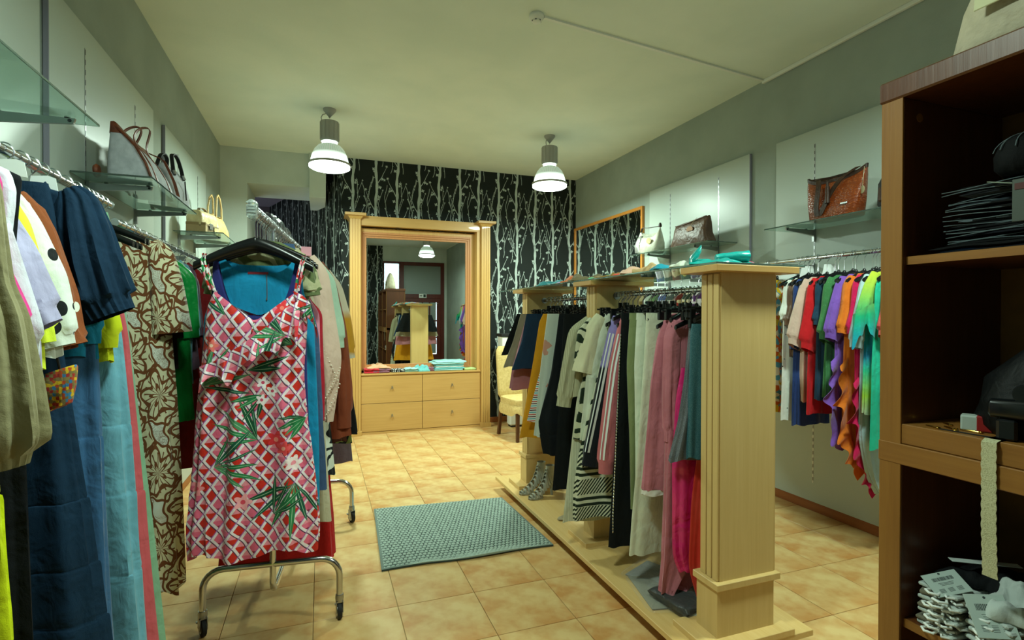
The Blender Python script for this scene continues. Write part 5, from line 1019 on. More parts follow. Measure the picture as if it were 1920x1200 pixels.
for i, (l_, cols) in enumerate(FRC):
    gr('printed_blouse', 'blouse with a '+l_+' on the wall behind the display stand', 3.80+0.125*i, mosaic('far_print_%d' % i, cols, 32), bod(0.70, 0.18, 0.2), sl=puff(0.22, -0.34, 0.055), cat='blouse', zt=1.76, zr=1.865, where='on the far right wall rail', seed=140+i)

# ------------------------------------------------------------------ bags
def ring(w_, d_, z, x=0, y=0, p=0.5, n=36, dz=None):
    R = []
    for i in range(n):
        a = 2*pi*i/n; c, s_ = cos(a), sin(a); R.append((x+w_*math.copysign(abs(c)**p, c), y+d_*math.copysign(abs(s_)**p, s_), z+(dz(c) if dz else 0)))
    return R
def leather(name, c1, c2, rough=0.5): return M(name, fn=vary(c1, c2, 18), rough=rough, bump=lambda: (noise(45, 3)+noise(7, 3)*1.2, 0.004))
m_canvas = M('white_canvas', fn=vary('#a9adb4', '#bcc0c6', 30), rough=0.9, bump=lambda: (noise(300, 1), 0.0008)); m_brown = leather('brown_trim', '#7a3c1c', '#5c2a12')
def strap_loop(P, wd, th, name, mt, par):
    P = np.array(P, float); u = np.linspace(0, 1, 40); t = np.linspace(0, 1, len(P)); Q = np.stack([np.interp(u, t, P[:, i]) for i in range(3)], 1)
    for _ in range(5): Q[1:-1] = (Q[:-2]+2*Q[1:-1]+Q[2:])/4
    T = np.gradient(Q, axis=0); T /= np.linalg.norm(T, axis=1)[:, None]; W_ = np.array(wd, float); R = []
    for q, tt in zip(Q, T):
        n_ = np.cross(tt, W_); n_ /= np.linalg.norm(n_)+1e-9; R.append([q-W_-n_*th, q+W_-n_*th, q+W_+n_*th, q-W_+n_*th])
    return MB().rings(R).build(name, mt, parent=par, smooth=True)
# canvas tote with brown leather trim; its long side runs along the wall
b1 = thing('tote_bag', 'pale canvas tote with brown leather piping and handles on the left glass shelf', 'handbag', (-0.895, 3.36, ZS+0.001), rz=radians(90))
MB().rings([ring(0.235, 0.095, 0.0, p=0.22), ring(0.25, 0.10, 0.01, p=0.22), ring(0.255, 0.085, 0.09, y=0.012, p=0.25), ring(0.25, 0.060, 0.17, y=0.032, p=0.3), ring(0.24, 0.028, 0.235, y=0.058, p=0.35), ring(0.235, 0.014, 0.262, y=0.066, p=0.5, dz=lambda c: 0.02*abs(c))]).build('body', m_canvas, parent=b1, smooth=True)
MB().rings([ring(0.243, 0.034, 0.228, y=0.056, p=0.35), ring(0.242, 0.020, 0.262, y=0.066, p=0.5, dz=lambda c: 0.02*abs(c)), ring(0.230, 0.008, 0.268, y=0.066, p=0.6, dz=lambda c: 0.02*abs(c))], cap=True).build('top_trim', m_brown, parent=b1, smooth=True)
for sy in (-1, 1):
    f_ = lambda q, e=0.004: {0: -0.100-e, 1: -0.073-e, 2: -0.028-e, 3: 0.030-e}[q] if sy < 0 else {0: 0.100+e, 1: 0.097+e, 2: 0.092+e, 3: 0.086+e}[q]
    strap_loop([(-0.13, f_(0), 0.0), (-0.13, f_(1), 0.09), (-0.12, f_(2), 0.17), (-0.11, f_(3), 0.235), (-0.06, 0.03+0.02*sy, 0.32), (0.0, -0.02+0.02*sy, 0.345), (0.08, 0.02+0.02*sy, 0.30), (0.11, f_(3), 0.235), (0.12, f_(2), 0.17), (0.13, f_(1), 0.09), (0.13, f_(0), 0.0)], (0.012, 0, 0), 0.0022, 'handle', m_brown, b1)
MB().tube([(-0.247, -0.100, 0.01), (-0.252, -0.074, 0.09), (-0.247, -0.030, 0.17), (-0.240, 0.028, 0.235), (-0.236, 0.058, 0.262)], 0.0065, 8).build('corner_piping', m_brown, parent=b1, smooth=True)
strap_loop([(0.235, 0.055, 0.27), (0.26, -0.03, 0.24), (0.268, -0.08, 0.12), (0.25, -0.105, 0.03)], (0.0, 0.010, 0.006), 0.002, 'shoulder_strap', m_brown, b1)
b2 = thing('handbag', 'off-white handbag with black handles at the far end of the left glass shelf', 'handbag', (-0.885, 3.83, ZS+0.001), rz=radians(82))
MB().rings([ring(0.12, 0.075, 0.0, p=0.4), ring(0.135, 0.08, 0.01, p=0.4), ring(0.14, 0.078, 0.10, p=0.45), ring(0.125, 0.05, 0.19, p=0.5), ring(0.11, 0.022, 0.235, p=0.6, dz=lambda c: 0.015*c*c)]).build('body', m_canvas, parent=b2, smooth=True)
for sy in (-1, 1):
    strap_loop([(-0.07, sy*0.052, 0.185), (-0.068, sy*0.045, 0.24), (-0.05, sy*0.03, 0.315), (0.0, sy*0.028, 0.335), (0.05, sy*0.03, 0.315), (0.068, sy*0.045, 0.24), (0.07, sy*0.052, 0.185)], (0.0, 0.011, 0), 0.0035, 'handle', m_rubber, b2)
    for sx in (-1, 1): MB().tube([(sx*0.07, sy*0.060, 0.19), (sx*0.069, sy*0.050, 0.215)], 0.010, 8).build('handle_ring', m_steel, parent=b2, smooth=True)
MB().tube([(0.02, -0.08, 0.17), (0.02, -0.088, 0.05)], 0.004, 6).build('hanging_zip_pull', m_rubber, parent=b2)
for i, (x, y, mt, l_) in enumerate(((-1.02, 3.10, m_brown, 'end of a brown leather strap curled on the left glass shelf'), (-1.0, 3.94, leather('tan_disc', '#8a5a3a', '#6a4428'), 'round tan leather purse behind the off-white handbag'))):
    MB().lathe([(0.001, -0.010), (0.024, -0.010), (0.030, 0.0), (0.024, 0.010), (0.001, 0.010)], 28, (0, 0, 0.031), axis='x').build('round_purse', mt, loc=(x, y, ZS+0.001), smooth=True, label=l_, cat='purse')
m_cream = leather('cream_leather', '#c9b98a', '#b5a274', 0.4); m_taupe = leather('taupe_leather', '#8a7656', '#6c5a40', 0.55)
b3 = thing('satchel', 'cream leather satchel with a flap and buckle on the far left glass shelf', 'handbag', (-0.92, 4.99, ZS+0.001), rz=radians(74))
MB().rings([ring(0.125, 0.06, 0, p=0.25), ring(0.13, 0.065, 0.006, p=0.25), ring(0.135, 0.065, 0.06, p=0.25)]).build('lower_body', m_taupe, parent=b3, smooth=True)
MB().rings([ring(0.135, 0.066, 0.06, p=0.25), ring(0.138, 0.068, 0.12, p=0.25), ring(0.135, 0.058, 0.165, p=0.3), ring(0.12, 0.03, 0.18, p=0.3)]).build('flap', m_cream, parent=b3, smooth=True)
MB().box(-0.025, 0.025, -0.078, -0.068, 0.035, 0.085, bev=0.004).build('buckle', m_steel, parent=b3)
MB().box(-0.13, 0.13, -0.073, -0.067, 0.060, 0.075, bev=0.003).build('front_strap', m_taupe, parent=b3)
strap_loop([(-0.06, 0, 0.175), (-0.05, 0, 0.205), (0, 0, 0.215), (0.05, 0, 0.205), (0.06, 0, 0.175)], (0, 0.012, 0), 0.003, 'handle', m_taupe, b3)
MB().lathe([(0.001, 0), (0.036, 0), (0.036, 0.003), (0.001, 0.003)], 20, (0.09, -0.072, 0.045), axis='y').build('leather_tag', m_cream, parent=b3)
bx_ = thing('small_carton', 'small tan carton beside the satchel on the far left glass shelf', 'box', (-0.94, 4.885, ZS+0.001))
MB().box(-0.07, 0.07, -0.035, 0.035, 0, 0.075, bev=0.002).build('carton_body', M('kraft_board', fn=vary('#96805a', '#a8906a', 6), rough=0.8), parent=bx_); MB().box(-0.071, 0.071, -0.036, 0.036, 0.055, 0.078, bev=0.002).build('lid', M('kraft_lid', col='#8a744e', rough=0.8), parent=bx_)
b4 = thing('shoulder_tote', 'slouchy beige leather tote with tall looped handles on the far left glass shelf', 'handbag', (-0.90, 5.42, ZS+0.001), rz=radians(78))
m_beige = leather('beige_leather', '#c7a870', '#b0905a', 0.42)
MB().rings([ring(0.17, 0.075, 0, p=0.6), ring(0.185, 0.09, 0.02, p=0.6), ring(0.165, 0.085, 0.10, p=0.65), ring(0.115, 0.055, 0.19, p=0.7), ring(0.085, 0.035, 0.235, p=0.8, dz=lambda c: -0.03*(1-c*c)), ring(0.06, 0.022, 0.228, p=0.8, dz=lambda c: -0.04*(1-c*c))]).build('body', m_beige, parent=b4, smooth=True)
for sy in (-1, 1): MB().tube([(-0.062, sy*0.035, 0.20), (-0.055, sy*0.035, 0.30), (-0.035, sy*0.03, 0.385), (0.0, sy*0.028, 0.415), (0.035, sy*0.03, 0.385), (0.055, sy*0.035, 0.30), (0.062, sy*0.035, 0.20)], 0.0085, 10).build('handle', m_beige, parent=b4, smooth=True)
# right wall bags
m_croc = M('cognac_crocodile', fn=lambda: mix(vmin(V(voro(55, scaled(1, 1, 1.6), 0, 0.7))*2.2, 1.0), '#a8531f', '#7a3412'), rough=0.28, bump=lambda: (V(voro(55, scaled(1, 1, 1.6), 0, 0.7)), -0.004), coat=0.4)
m_cstrap = leather('dark_brown_leather', '#3c2418', '#2a180f', 0.5)
b5 = thing('shoulder_bag', 'cognac crocodile-look shoulder bag with a dark strap and tassel on the right wall shelf', 'handbag', (3.335, 2.655, ZS+0.001), rz=radians(-90))
MB().rings([ring(0.165, 0.06, 0, p=0.35), ring(0.175, 0.066, 0.008, p=0.35), ring(0.195, 0.062, 0.12, p=0.4), ring(0.215, 0.035, 0.225, p=0.45, dz=lambda c: 0.025*c*c), ring(0.222, 0.014, 0.262, p=0.6, dz=lambda c: 0.045*c*c)]).build('body', m_croc, parent=b5, smooth=True)
MB().rings([ring(0.222, 0.022, 0.252, p=0.6, dz=lambda c: 0.045*c*c), ring(0.226, 0.020, 0.275, p=0.6, dz=lambda c: 0.048*c*c), ring(0.215, 0.004, 0.278, p=0.6, dz=lambda c: 0.048*c*c)]).build('top_binding', m_cstrap, parent=b5, smooth=True)
strap_loop([(-0.14, -0.016, 0.30), (-0.095, -0.045, 0.28), (-0.075, -0.078, 0.20), (-0.09, -0.084, 0.08), (-0.08, -0.078, 0.012), (-0.05, -0.078, 0.04), (0.0, -0.080, 0.14), (0.06, -0.060, 0.24), (0.11, -0.03, 0.285), (0.17, -0.02, 0.31)], (0.019, 0, 0), 0.0025, 'shoulder_strap', m_cstrap, b5)
tas = MB().lathe([(0.004, 0.25), (0.009, 0.235), (0.008, 0.22), (0.013, 0.21), (0.016, 0.10), (0.001, 0.10)], 14, (0.0, -0.082, 0)).build('tassel', m_cstrap, parent=b5, smooth=True)
MB().box(0.085, 0.135, -0.074, -0.068, 0.075, 0.088, bev=0.002).build('name_plate', m_steel, parent=b5)
tg = MB().lathe([(0.001, -0.002), (0.026, -0.002), (0.026, 0.002), (0.001, 0.002)], 18, (0, 0, 0), axis='x').build('swing_tag', M('aged_card', col='#a8a07c', rough=0.7), parent=b5, loc=(0.212, -0.035, 0.15), rot=(0, 0, radians(60)))
MB().tube([(0.215, -0.022, 0.30), (0.216, -0.030, 0.24), (0.213, -0.035, 0.17)], 0.0014, 5).build('tag_string', M('cream_string', col='#c8bc94'), parent=b5)
m_sft = M('soft_brown_leather', fn=vary('#5c4230', '#4a3324', 14), rough=0.45, bump=lambda: (noise(10, 4, 1.0), 0.02))
b6 = thing('clutch_bag', 'soft brown crumpled leather bag with a round tag on the right wall shelf', 'handbag', (3.345, 4.16, ZS+0.001), rz=radians(-90))
MB().rings([ring(0.265, 0.07, 0, p=0.4), ring(0.275, 0.075, 0.02, p=0.4), ring(0.235, 0.07, 0.10, p=0.42), ring(0.235, 0.052, 0.18, p=0.4, dz=lambda c: 0.010*c), ring(0.240, 0.024, 0.225, p=0.4, dz=lambda c: 0.018*c), ring(0.235, 0.008, 0.236, p=0.4, dz=lambda c: 0.018*c)]).build('body', m_sft, parent=b6, smooth=True)
MB().tube([(-0.22, -0.026, 0.215), (-0.10, -0.036, 0.212), (0.06, -0.034, 0.228), (0.22, -0.022, 0.248)], 0.006, 8).build('zip_binding', m_sft, parent=b6, smooth=True)
MB().prism([(0.045+0.045*cos(a), 0.145+0.032*sin(a)) if sin(a) > -0.4 else (0.045+0.045*cos(a), 0.132) for a in [2*pi*i/20 for i in range(20)]], -0.070, -0.066, 'xz').build('leather_tag', M('tan_tag', col='#9c7250', rough=0.6), parent=b6)
MB().tube([(0.05, -0.068, 0.17), (0.075, -0.055, 0.21), (0.11, -0.035, 0.25)], 0.0015, 5).build('tag_cord', m_cream, parent=b6)
m_sil = M('silver_leather', fn=vary('#9a9a96', '#b8b8b2', 10), rough=0.3, metal=0.6); m_wl = leather('white_leather', '#c9c9b8', '#b4b4a2', 0.45)
b7 = thing('hobo_bag', 'cream and silver hobo bag at the far end of the right wall shelf', 'handbag', (3.33, 4.82, ZS+0.001), rz=radians(-80))
MB().rings([ring(0.14, 0.075, 0, p=0.5), ring(0.16, 0.085, 0.02, p=0.5), ring(0.165, 0.08, 0.10, p=0.55), ring(0.15, 0.05, 0.17, p=0.6, dz=lambda c: 0.05*c*c-0.01), ring(0.145, 0.015, 0.20, p=0.7, dz=lambda c: 0.09*c*c-0.03)]).build('body', m_wl, parent=b7, smooth=True)
MB().rings([ring(0.05, 0.086, 0.012, x=-0.115, p=0.5), ring(0.055, 0.088, 0.09, x=-0.118, p=0.5), ring(0.045, 0.06, 0.16, x=-0.118, p=0.6), ring(0.03, 0.03, 0.20, x=-0.125, p=0.6)]).build('silver_end_panel', m_sil, parent=b7, smooth=True)
strap_loop([(-0.14, 0, 0.24), (-0.10, -0.02, 0.285), (0.0, -0.03, 0.27), (0.08, -0.02, 0.27), (0.135, 0, 0.27)], (0, 0.012, 0), 0.0025, 'handle', m_cstrap, b7)
MB().lathe([(0.016, 0.0), (0.018, 0.02), (0.010, 0.045)], 12, (0.14, 0, 0.262)).build('knotted_end', m_cstrap, parent=b7, smooth=True)
MB().prism([(0.06+0.035*cos(a), 0.12+0.032*sin(a)) for a in [2*pi*i/18 for i in range(18)]], -0.087, -0.083, 'xz').build('leather_tag', m_cream, parent=b7)
b8 = thing('backpack', 'dark backpack partly hidden by the shelving unit on the right wall shelf', 'backpack', (3.34, 2.22, ZS+0.001))
MB().rings([ring(0.10, 0.10, 0, p=0.6), ring(0.11, 0.11, 0.02, p=0.6), ring(0.10, 0.11, 0.15, p=0.6), ring(0.07, 0.08, 0.23, p=0.7), ring(0.02, 0.03, 0.25, p=0.8)]).build('body', m_rubber, parent=b8, smooth=True)
MB().box(-0.12, -0.095, -0.07, 0.07, 0.03, 0.12, bev=0.01).build('pocket', m_cstrap, parent=b8)
# big cream bag on top of the shelving unit
b9 = thing('large_handbag', 'large cream bag with a blue and white label on top of the shelving unit', 'handbag', (1.632, 0.680, 2.157), rz=radians(-90))
m_cr2 = leather('putty_leather', '#b5ab92', '#a39a82', 0.6)
MB().rings([ring(0.235, 0.11, 0, p=0.55), ring(0.245, 0.12, 0.015, p=0.55), ring(0.225, 0.11, 0.12, p=0.6), ring(0.17, 0.085, 0.26, p=0.7), ring(0.11, 0.05, 0.36, p=0.8), ring(0.06, 0.02, 0.40, p=0.9)]).build('body', m_cr2, parent=b9, smooth=True)
MB().tube([(-0.02, -0.123, 0.0), (0.01, -0.118, 0.12), (0.05, -0.092, 0.26), (0.06, -0.055, 0.36)], 0.003, 6).build('seam_piping', m_taupe, parent=b9, smooth=True)
lb = MB().box(-0.045, 0.045, -0.002, 0.002, -0.05, 0.06, bev=0.0015).build('paper_label', M('label_cream', col='#c6c49c', rough=0.7), parent=b9, loc=(-0.105, -0.128, 0.135), rot=(radians(-8), 0, 0))
MB().box(-0.036, 0.036, -0.0035, -0.002, -0.024, 0.055).build('blue_field', M('label_blue', col='#2d8aa4', rough=0.6), parent=lb)
g = MB()
for sx in (-0.018, 0.014): g.prism([(sx-0.010, -0.012), (sx+0.002, -0.016), (sx+0.012, 0.004), (sx+0.006, 0.016), (sx-0.002, 0.002)], -0.0045, -0.0035, 'xz')
g.build('white_mark', m_card, parent=lb)

# ------------------------------------------------------------------ folded clothes
def folded(name, label, loc, w_, d_, h, mats, rz=0, layers=3, seed=0, cat='folded clothes', wob=0.008, curl=0.0):
    rg = random.Random(seed); t = thing(name, label, cat, loc, rz)
    for k in range(layers):
        z0 = h*k/layers; z1 = h*(k+1)/layers; a, b = w_*rg.uniform(0.90, 1.0), d_*rg.uniform(0.90, 1.0); ox, oy = rg.uniform(-0.06, 0.06)*w_, rg.uniform(-0.05, 0.05)*d_; nx, ny = 22, 16; ph = [rg.random()*6 for _ in range(4)]; up, lo = [], []
        def zf(u, v): return wob*(sin(5*u+ph[0])*0.5+sin(7*v+ph[1])*0.4+sin(11*u+6*v+ph[2])*0.3)*(0.4+0.6*k/layers) + curl*u*u
        R = []
        prof = [(-1, 0.0)]+[(-1-0.0, 0)]
        for j in range(ny):      # slices across the depth, each a rounded slab outline
            v = -1+2*j/(ny-1); rd = math.sqrt(max(0.0, 1-max(0, abs(v)-0.86)**2/0.14**2)) if abs(v) > 0.86 else 1; sl_ = []
            for i in range(nx):
                u = -1+2*i/(nx-1); sl_.append((ox+a/2*u, oy+b/2*v, z0+(z1-z0)*(0.5-0.5*rd*(1 if abs(u) < 0.97 else 0.5))+zf(u, v)*(k > 0)))
            for i in range(nx-1, -1, -1):
                u = -1+2*i/(nx-1); sl_.append((ox+a/2*u*1.0, oy+b/2*v, z0+(z1-z0)*(0.5+0.47*rd*(1 if abs(u) < 0.97 else 0.5))+zf(u, v)*1.0*(1 if k or layers == 1 else 0.6)))
            R.append(sl_)
        MB().rings(R).build('fold_layer', mats[k % len(mats)], parent=t, smooth=True)
    return t
def crumple(name, label, loc, w_, d_, h, mt, rz=0, seed=0, cat='folded clothes'):
    rg = np.random.RandomState(seed); nx, ny = 40, 30; u, v = np.meshgrid(np.linspace(-1, 1, nx), np.linspace(-1, 1, ny)); p = rg.rand(8)*6.28
    r = 1+0.16*np.sin(3*np.arctan2(v, u)+p[0])+0.08*np.sin(7*np.arctan2(v, u)+p[1]); env = np.clip(1-np.maximum(np.abs(u), np.abs(v))**4, 0, 1)
    Z = h*env**0.6*(0.55+0.25*np.sin(4*u+2*v+p[2])+0.2*np.sin(3*v-5*u+p[3])+0.13*np.abs(np.sin(8*u+3*v+p[4]))+0.08*np.sin(14*v+p[5]))+0.002
    X, Y = u*w_/2*r, v*d_/2*r; top = np.stack([X, Y, np.maximum(Z, 0.003)], 2); bot = np.stack([X*0.98, Y*0.98, np.zeros_like(Z)], 2); vt = np.concatenate([top.reshape(-1, 3), bot.reshape(-1, 3)]); n0 = nx*ny
    F = [(j*nx+i, j*nx+i+1, (j+1)*nx+i+1, (j+1)*nx+i) for j in range(ny-1) for i in range(nx-1)]; F += [tuple(n0+q for q in f[::-1]) for f in F]
    rim = list(range(nx))+[k*nx+nx-1 for k in range(1, ny)]+[(ny-1)*nx+j for j in range(nx-2, -1, -1)]+[k*nx for k in range(ny-2, 0, -1)]; F += [(rim[i], n0+rim[i], n0+rim[(i+1) % len(rim)], rim[(i+1) % len(rim)]) for i in range(len(rim))]
    return MB().add(vt, F).build(name, mt, loc=loc, rz=rz, smooth=True, label=label, cat=cat)
CT = 0.7715; Yc = 6.935
m_aq = plain('aqua_denim', '#6fb9bc'); m_pch = plain('peach_knit', '#dca884'); m_mv = plain('mauve_knit', '#8a5a6c'); m_rd = plain('red_knit', '#c22434'); m_dk = zebra('dark_print', '#15181e', '#c8ccc8', 22, 0.2, 0.4); m_lime = plain('pale_lime', '#b8d48a'); m_lb = plain('powder_blue', '#9ccccc')
folded('folded_shirts', 'flat stack of red knitwear at the left end of the mirror cabinet counter', (0.60, Yc-0.02, CT), 0.20, 0.15, 0.055, [m_rd, m_rd], seed=1)
folded('folded_sweater', 'mauve folded sweater on the mirror cabinet counter', (0.735, Yc-0.01, CT), 0.21, 0.16, 0.045, [m_mv], seed=2, layers=2)
crumple('folded_sweater', 'peach sweater lying on the mauve and red knitwear', (0.70, Yc+0.005, CT+0.056), 0.26, 0.13, 0.045, m_pch, seed=3)
folded('folded_scarf', 'dark patterned folded cloth on the mirror cabinet counter', (0.945, Yc, CT), 0.17, 0.15, 0.042, [m_dk], seed=4, layers=2)
folded('folded_jeans', 'pale blue folded jeans left of the crumpled turquoise pair', (1.10, Yc-0.01, CT), 0.17, 0.16, 0.05, [m_lb], seed=5, layers=2)
crumple('folded_jeans', 'crumpled turquoise denim in the middle of the mirror cabinet counter', (1.245, Yc, CT), 0.22, 0.14, 0.085, m_aq, seed=6)
folded('folded_shirt', 'small dark pink folded top between the turquoise stacks', (1.37, Yc, CT), 0.07, 0.14, 0.05, [m_mv], seed=7, layers=2)
folded('folded_trousers', 'large stack of aqua and white folded trousers at the right of the counter', (1.62, Yc-0.005, CT), 0.42, 0.155, 0.125, [m_lb, m_aq, m_card, m_aq, m_lb], seed=8, layers=6, wob=0.005)
folded('folded_shirt', 'pale lime folded top at the right end of the counter', (1.90, Yc-0.03, CT), 0.17, 0.13, 0.028, [m_lime], seed=9, layers=1)
GT = 1.7265
m_ts = M('teal_satin', fn=vary('#0aa39c', '#078a88', 5), rough=0.25, bump=lambda: (noise(9, 3, 0.6), 0.010), spec=0.7)
ts = thing('satin_cloth', 'crumpled teal satin garment on the glass top over the nearest pillar', 'folded clothes', (1.70, 1.93, GT), rz=radians(-20))
o = crumple('x', 'x', (0, 0, 0), 0.30, 0.16, 0.032, m_ts, seed=11); o.parent = ts; o.name = 'spread_cloth'; del o['label']; del o['category']
R = [[(x, 0.028*q*cos(a)+0.01*sin(3*x*20), 0.040+0.012*x*4+0.022*q*sin(a)*(1+0.2*sin(5*a+x*30))) for a in [2*pi*i/20 for i in range(20)]] for x, q in ((-0.02, 0.5), (0.02, 0.8), (0.08, 1.0), (0.135, 1.1), (0.138, 0.7))]
MB().rings(R).build('rolled_end', m_ts, parent=ts, smooth=True)
R = [[(x+0.25*z_, 0.02*q*sin(a), 0.02+z_+0.020*q*cos(a)) for a in [2*pi*i/16 for i in range(16)]] for x, z_, q in ((-0.13, 0.0, 1.2), (-0.11, 0.03, 1.3), (-0.10, 0.055, 0.9), (-0.10, 0.072, 0.3))]
MB().rings(R).build('peaked_fold', m_ts, parent=ts, smooth=True)
crumple('folded_shirt', 'pink top beside the teal satin on the glass top', (1.885, 1.98, GT), 0.15, 0.13, 0.030, plain('rose_satin', '#b8486a', 0.5), seed=12)
crumple('folded_shirt', 'white top under the teal satin on the glass top', (1.60, 2.03, GT), 0.13, 0.12, 0.026, m_wk2, seed=13)
TG = [('turquoise folded top just beyond the teal satin', 2.20, '#128aa0', 0.03), ('sand coloured folded top on the glass top', 2.40, '#c2a272', 0.05), ('coral red folded top on the glass top', 2.62, '#d8523c', 0.035), ('blush folded top on the glass top', 2.50, '#d0a890', 0.04), ('mustard brown folded top on the glass top', 2.80, '#8a6a2c', 0.035), ('mint green folded top on the glass top', 2.96, '#4cc88a', 0.03), ('taupe folded cardigan on the glass top', 3.12, '#7a7052', 0.05), ('orange folded top peeking up over the middle pillar', 3.32, '#d8743a', 0.05), ('lavender folded top beyond the middle pillar', 3.52, '#a89ac8', 0.035), ('teal and white folded top beyond the lavender one', 3.66, '#4aa0a8', 0.04), ('apricot folded top farthest along the glass top', 3.84, '#d88a5a', 0.025)]
for i, (l_, y, c, h) in enumerate(TG): crumple('folded_shirt', l_, (1.66+0.04*(i % 3), y, GT), 0.22, 0.17, h, plain('top_cloth_%d' % i, c), seed=20+i, rz=0.3*(i % 3)-0.3)
# shelving unit: dark folded clothes
SZ = 1.6645; dk = [plain('ink_navy', '#070b14'), plain('near_black', '#07090b'), plain('slate_grey', '#242c32')]; edge = plain('white_piping', '#59666a')
st = [('navy folded underwear with pale piping, lowest of the dark stack', 0.035), ('black folded underwear second from the bottom of the dark stack', 0.03), ('ink blue folded shorts third from the bottom of the dark stack', 0.03), ('black folded shorts below the checked ones', 0.032), ('grey and black checked folded boxer shorts in the dark stack', 0.035), ('black folded vest above the checked shorts', 0.03), ('dark grey folded shirt with a pale hem in the dark stack', 0.035), ('striped folded shirt topmost of the dark stack', 0.05)]
z = SZ
for i, (l_, h) in enumerate(st):
    mt = [dk[0], dk[1], dk[0], dk[1], mosaic('check_grey', ['#3c464c', '#0a0c0e', '#5c686e', '#101418'], 40, 0.0), dk[1], dk[2], stripes('pin_stripe_grey', ['#2a3238', '#2a3238', '#10141a'], 0.02, 'x')][i]
    h *= 0.62; t = folded('folded_clothes', l_, (1.725+0.008*sin(i*2.3), 0.765+0.010*cos(i*1.7), z), 0.31-0.01*(i%3), 0.37-0.010*i, h, [mt, dk[1]], seed=40+i, layers=2, wob=0.0045 if i < 6 else 0.008, rz=0.06*sin(i*1.9))
    for q in (0.35, 0.75):
        pp = [(-0.150-0.004*sin(9*u), -0.17+0.34*u, h*q+0.004*sin(7*u+i+q*5)) for u in [k/14 for k in range(15)]]; MB().tube(pp, 0.0011, 6).build('piping', edge if i not in (0,) else plain('blue_piping', '#1f5a9c'), parent=t, smooth=True)
        pp = [(-0.145+0.28*u, 0.165, h*q+0.003*sin(7*u+i+q*5)) for u in [k/10 for k in range(11)]]
    z += h+0.0005
ztop = z
sw = thing('swing_card', 'long pale price card lying across the dark folded stack', 'card', (1.575, 0.74, SZ+0.145), rz=radians(20))
MB().box(-0.018, 0.018, -0.09, 0.09, -0.001, 0.001).build('card_strip', M('grey_card', col='#8a9688', rough=0.6), parent=sw, rot=(radians(14), radians(-10), 0))
pk = thing('underwear_packet', 'white printed packet standing against the dark folded stack', 'packet', (1.548, 0.728, SZ+0.06), rz=radians(-84))
MB().box(-0.045, 0.045, -0.003, 0.003, 0, 0.10, bev=0.001).build('card_front', M('packet_card', col='#3f473f', rough=0.5), parent=pk)
MB().box(-0.040, 0.0, -0.0045, -0.003, 0.075, 0.09).build('red_print', M('packet_red', col='#4a1a14'), parent=pk)
MB().prism([(-0.02, 0.01), (0.035, 0.01), (0.03, 0.05), (0.01, 0.07), (-0.005, 0.05)], -0.0045, -0.003, 'xz').build('figure_print', M('packet_print', col='#2c2a30'), parent=pk)
rl = thing('rolled_socks', 'black rolled cap with thin white lines on top of the dark stack', 'rolled clothes', (1.62, 0.775, ztop+0.004))
R = [[(0.075*q*cos(a), 0.065*q*sin(a), z_) for a in [2*pi*i/28 for i in range(28)]] for q, z_ in ((0.75, 0), (1.0, 0.02), (1.02, 0.05), (0.85, 0.08), (0.45, 0.098), (0.05, 0.102))]
MB().rings(R).build('roll', dk[1], parent=rl, smooth=True)
for k in range(4):
    pp = [(0.078*cos(a)*cos(0.5*k-0.9), 0.068*cos(a)*sin(0.5*k-0.9)*1.0, 0.052+0.052*sin(a)) for a in [pi*(0.05+0.9*j/12) for j in range(13)]]; MB().tube(pp, 0.0013, 5).build('white_stripe', edge, parent=rl, smooth=True)
# middle board: black bag, clips, red box, pins, lace ribbon
MZ = 1.2065
bb = thing('black_bag', 'crumpled black fabric bag on the middle board of the shelving unit', 'bag', (1.715, 0.74, MZ), rz=0.2)
R = [[(0.155*q*math.copysign(abs(cos(a))**0.7, cos(a))*(1+0.08*sin(5*a+z_*30)), 0.17*q*math.copysign(abs(sin(a))**0.7, sin(a))*(1+0.06*sin(4*a+z_*40)), z_+0.015*sin(3*a)*z_*8) for a in [2*pi*i/40 for i in range(40)]] for q, z_ in ((0.9, 0), (1.0, 0.02), (0.98, 0.08), (0.85, 0.14), (0.6, 0.19), (0.3, 0.22), (0.05, 0.23))]
MB().rings(R).build('body', plain('black_nylon', '#07090a', 0.6), parent=bb, smooth=True)
hc = thing('tagging_gun', 'black plastic pricing gun resting at the front of the middle board', 'pricing gun', (1.548, 0.735, MZ), rz=radians(-70))
MB().rings([[(x, 0.020*math.copysign(abs(cos(a))**0.6, cos(a))*q, 0.075+0.022*q*math.copysign(abs(sin(a))**0.6, sin(a))) for a in [2*pi*i/20 for i in range(20)]] for x, q in ((-0.075, 0.7), (-0.07, 1.0), (0.0, 1.15), (0.06, 1.0), (0.075, 0.6))]).build('barrel', m_black, parent=hc, smooth=True)
MB().rings([[(0.045+x+0.016*cos(a), 0.014*sin(a), z_) for a in [2*pi*i/16 for i in range(16)]] for x, z_ in ((-0.02, 0.002), (-0.01, 0.03), (0.0, 0.07))]).build('grip', m_black, parent=hc, smooth=True)
MB().box(-0.060, -0.022, -0.018, 0.018, 0.0, 0.052, bev=0.006).build('head', m_black, parent=hc)
MB().lathe([(0.001, -0.016), (0.022, -0.016), (0.024, 0), (0.022, 0.016), (0.001, 0.016)], 22, (-0.01, 0, 0.112), axis='y').build('label_roll_cover', m_black, parent=hc, smooth=True)
MB().tube([(0.02, 0, 0.055), (0.028, 0, 0.03), (0.02, 0, 0.012)], 0.004, 8).build('trigger', m_steel, parent=hc, smooth=True)
rb = thing('red_packet', 'small red and white packet lying on the middle board', 'packet', (1.60, 0.84, MZ), rz=radians(-62))
MB().box(-0.06, 0.06, -0.02, 0.02, 0, 0.040, bev=0.004).build('carton', M('packet_white', col='#a8b4ac', rough=0.5), parent=rb)
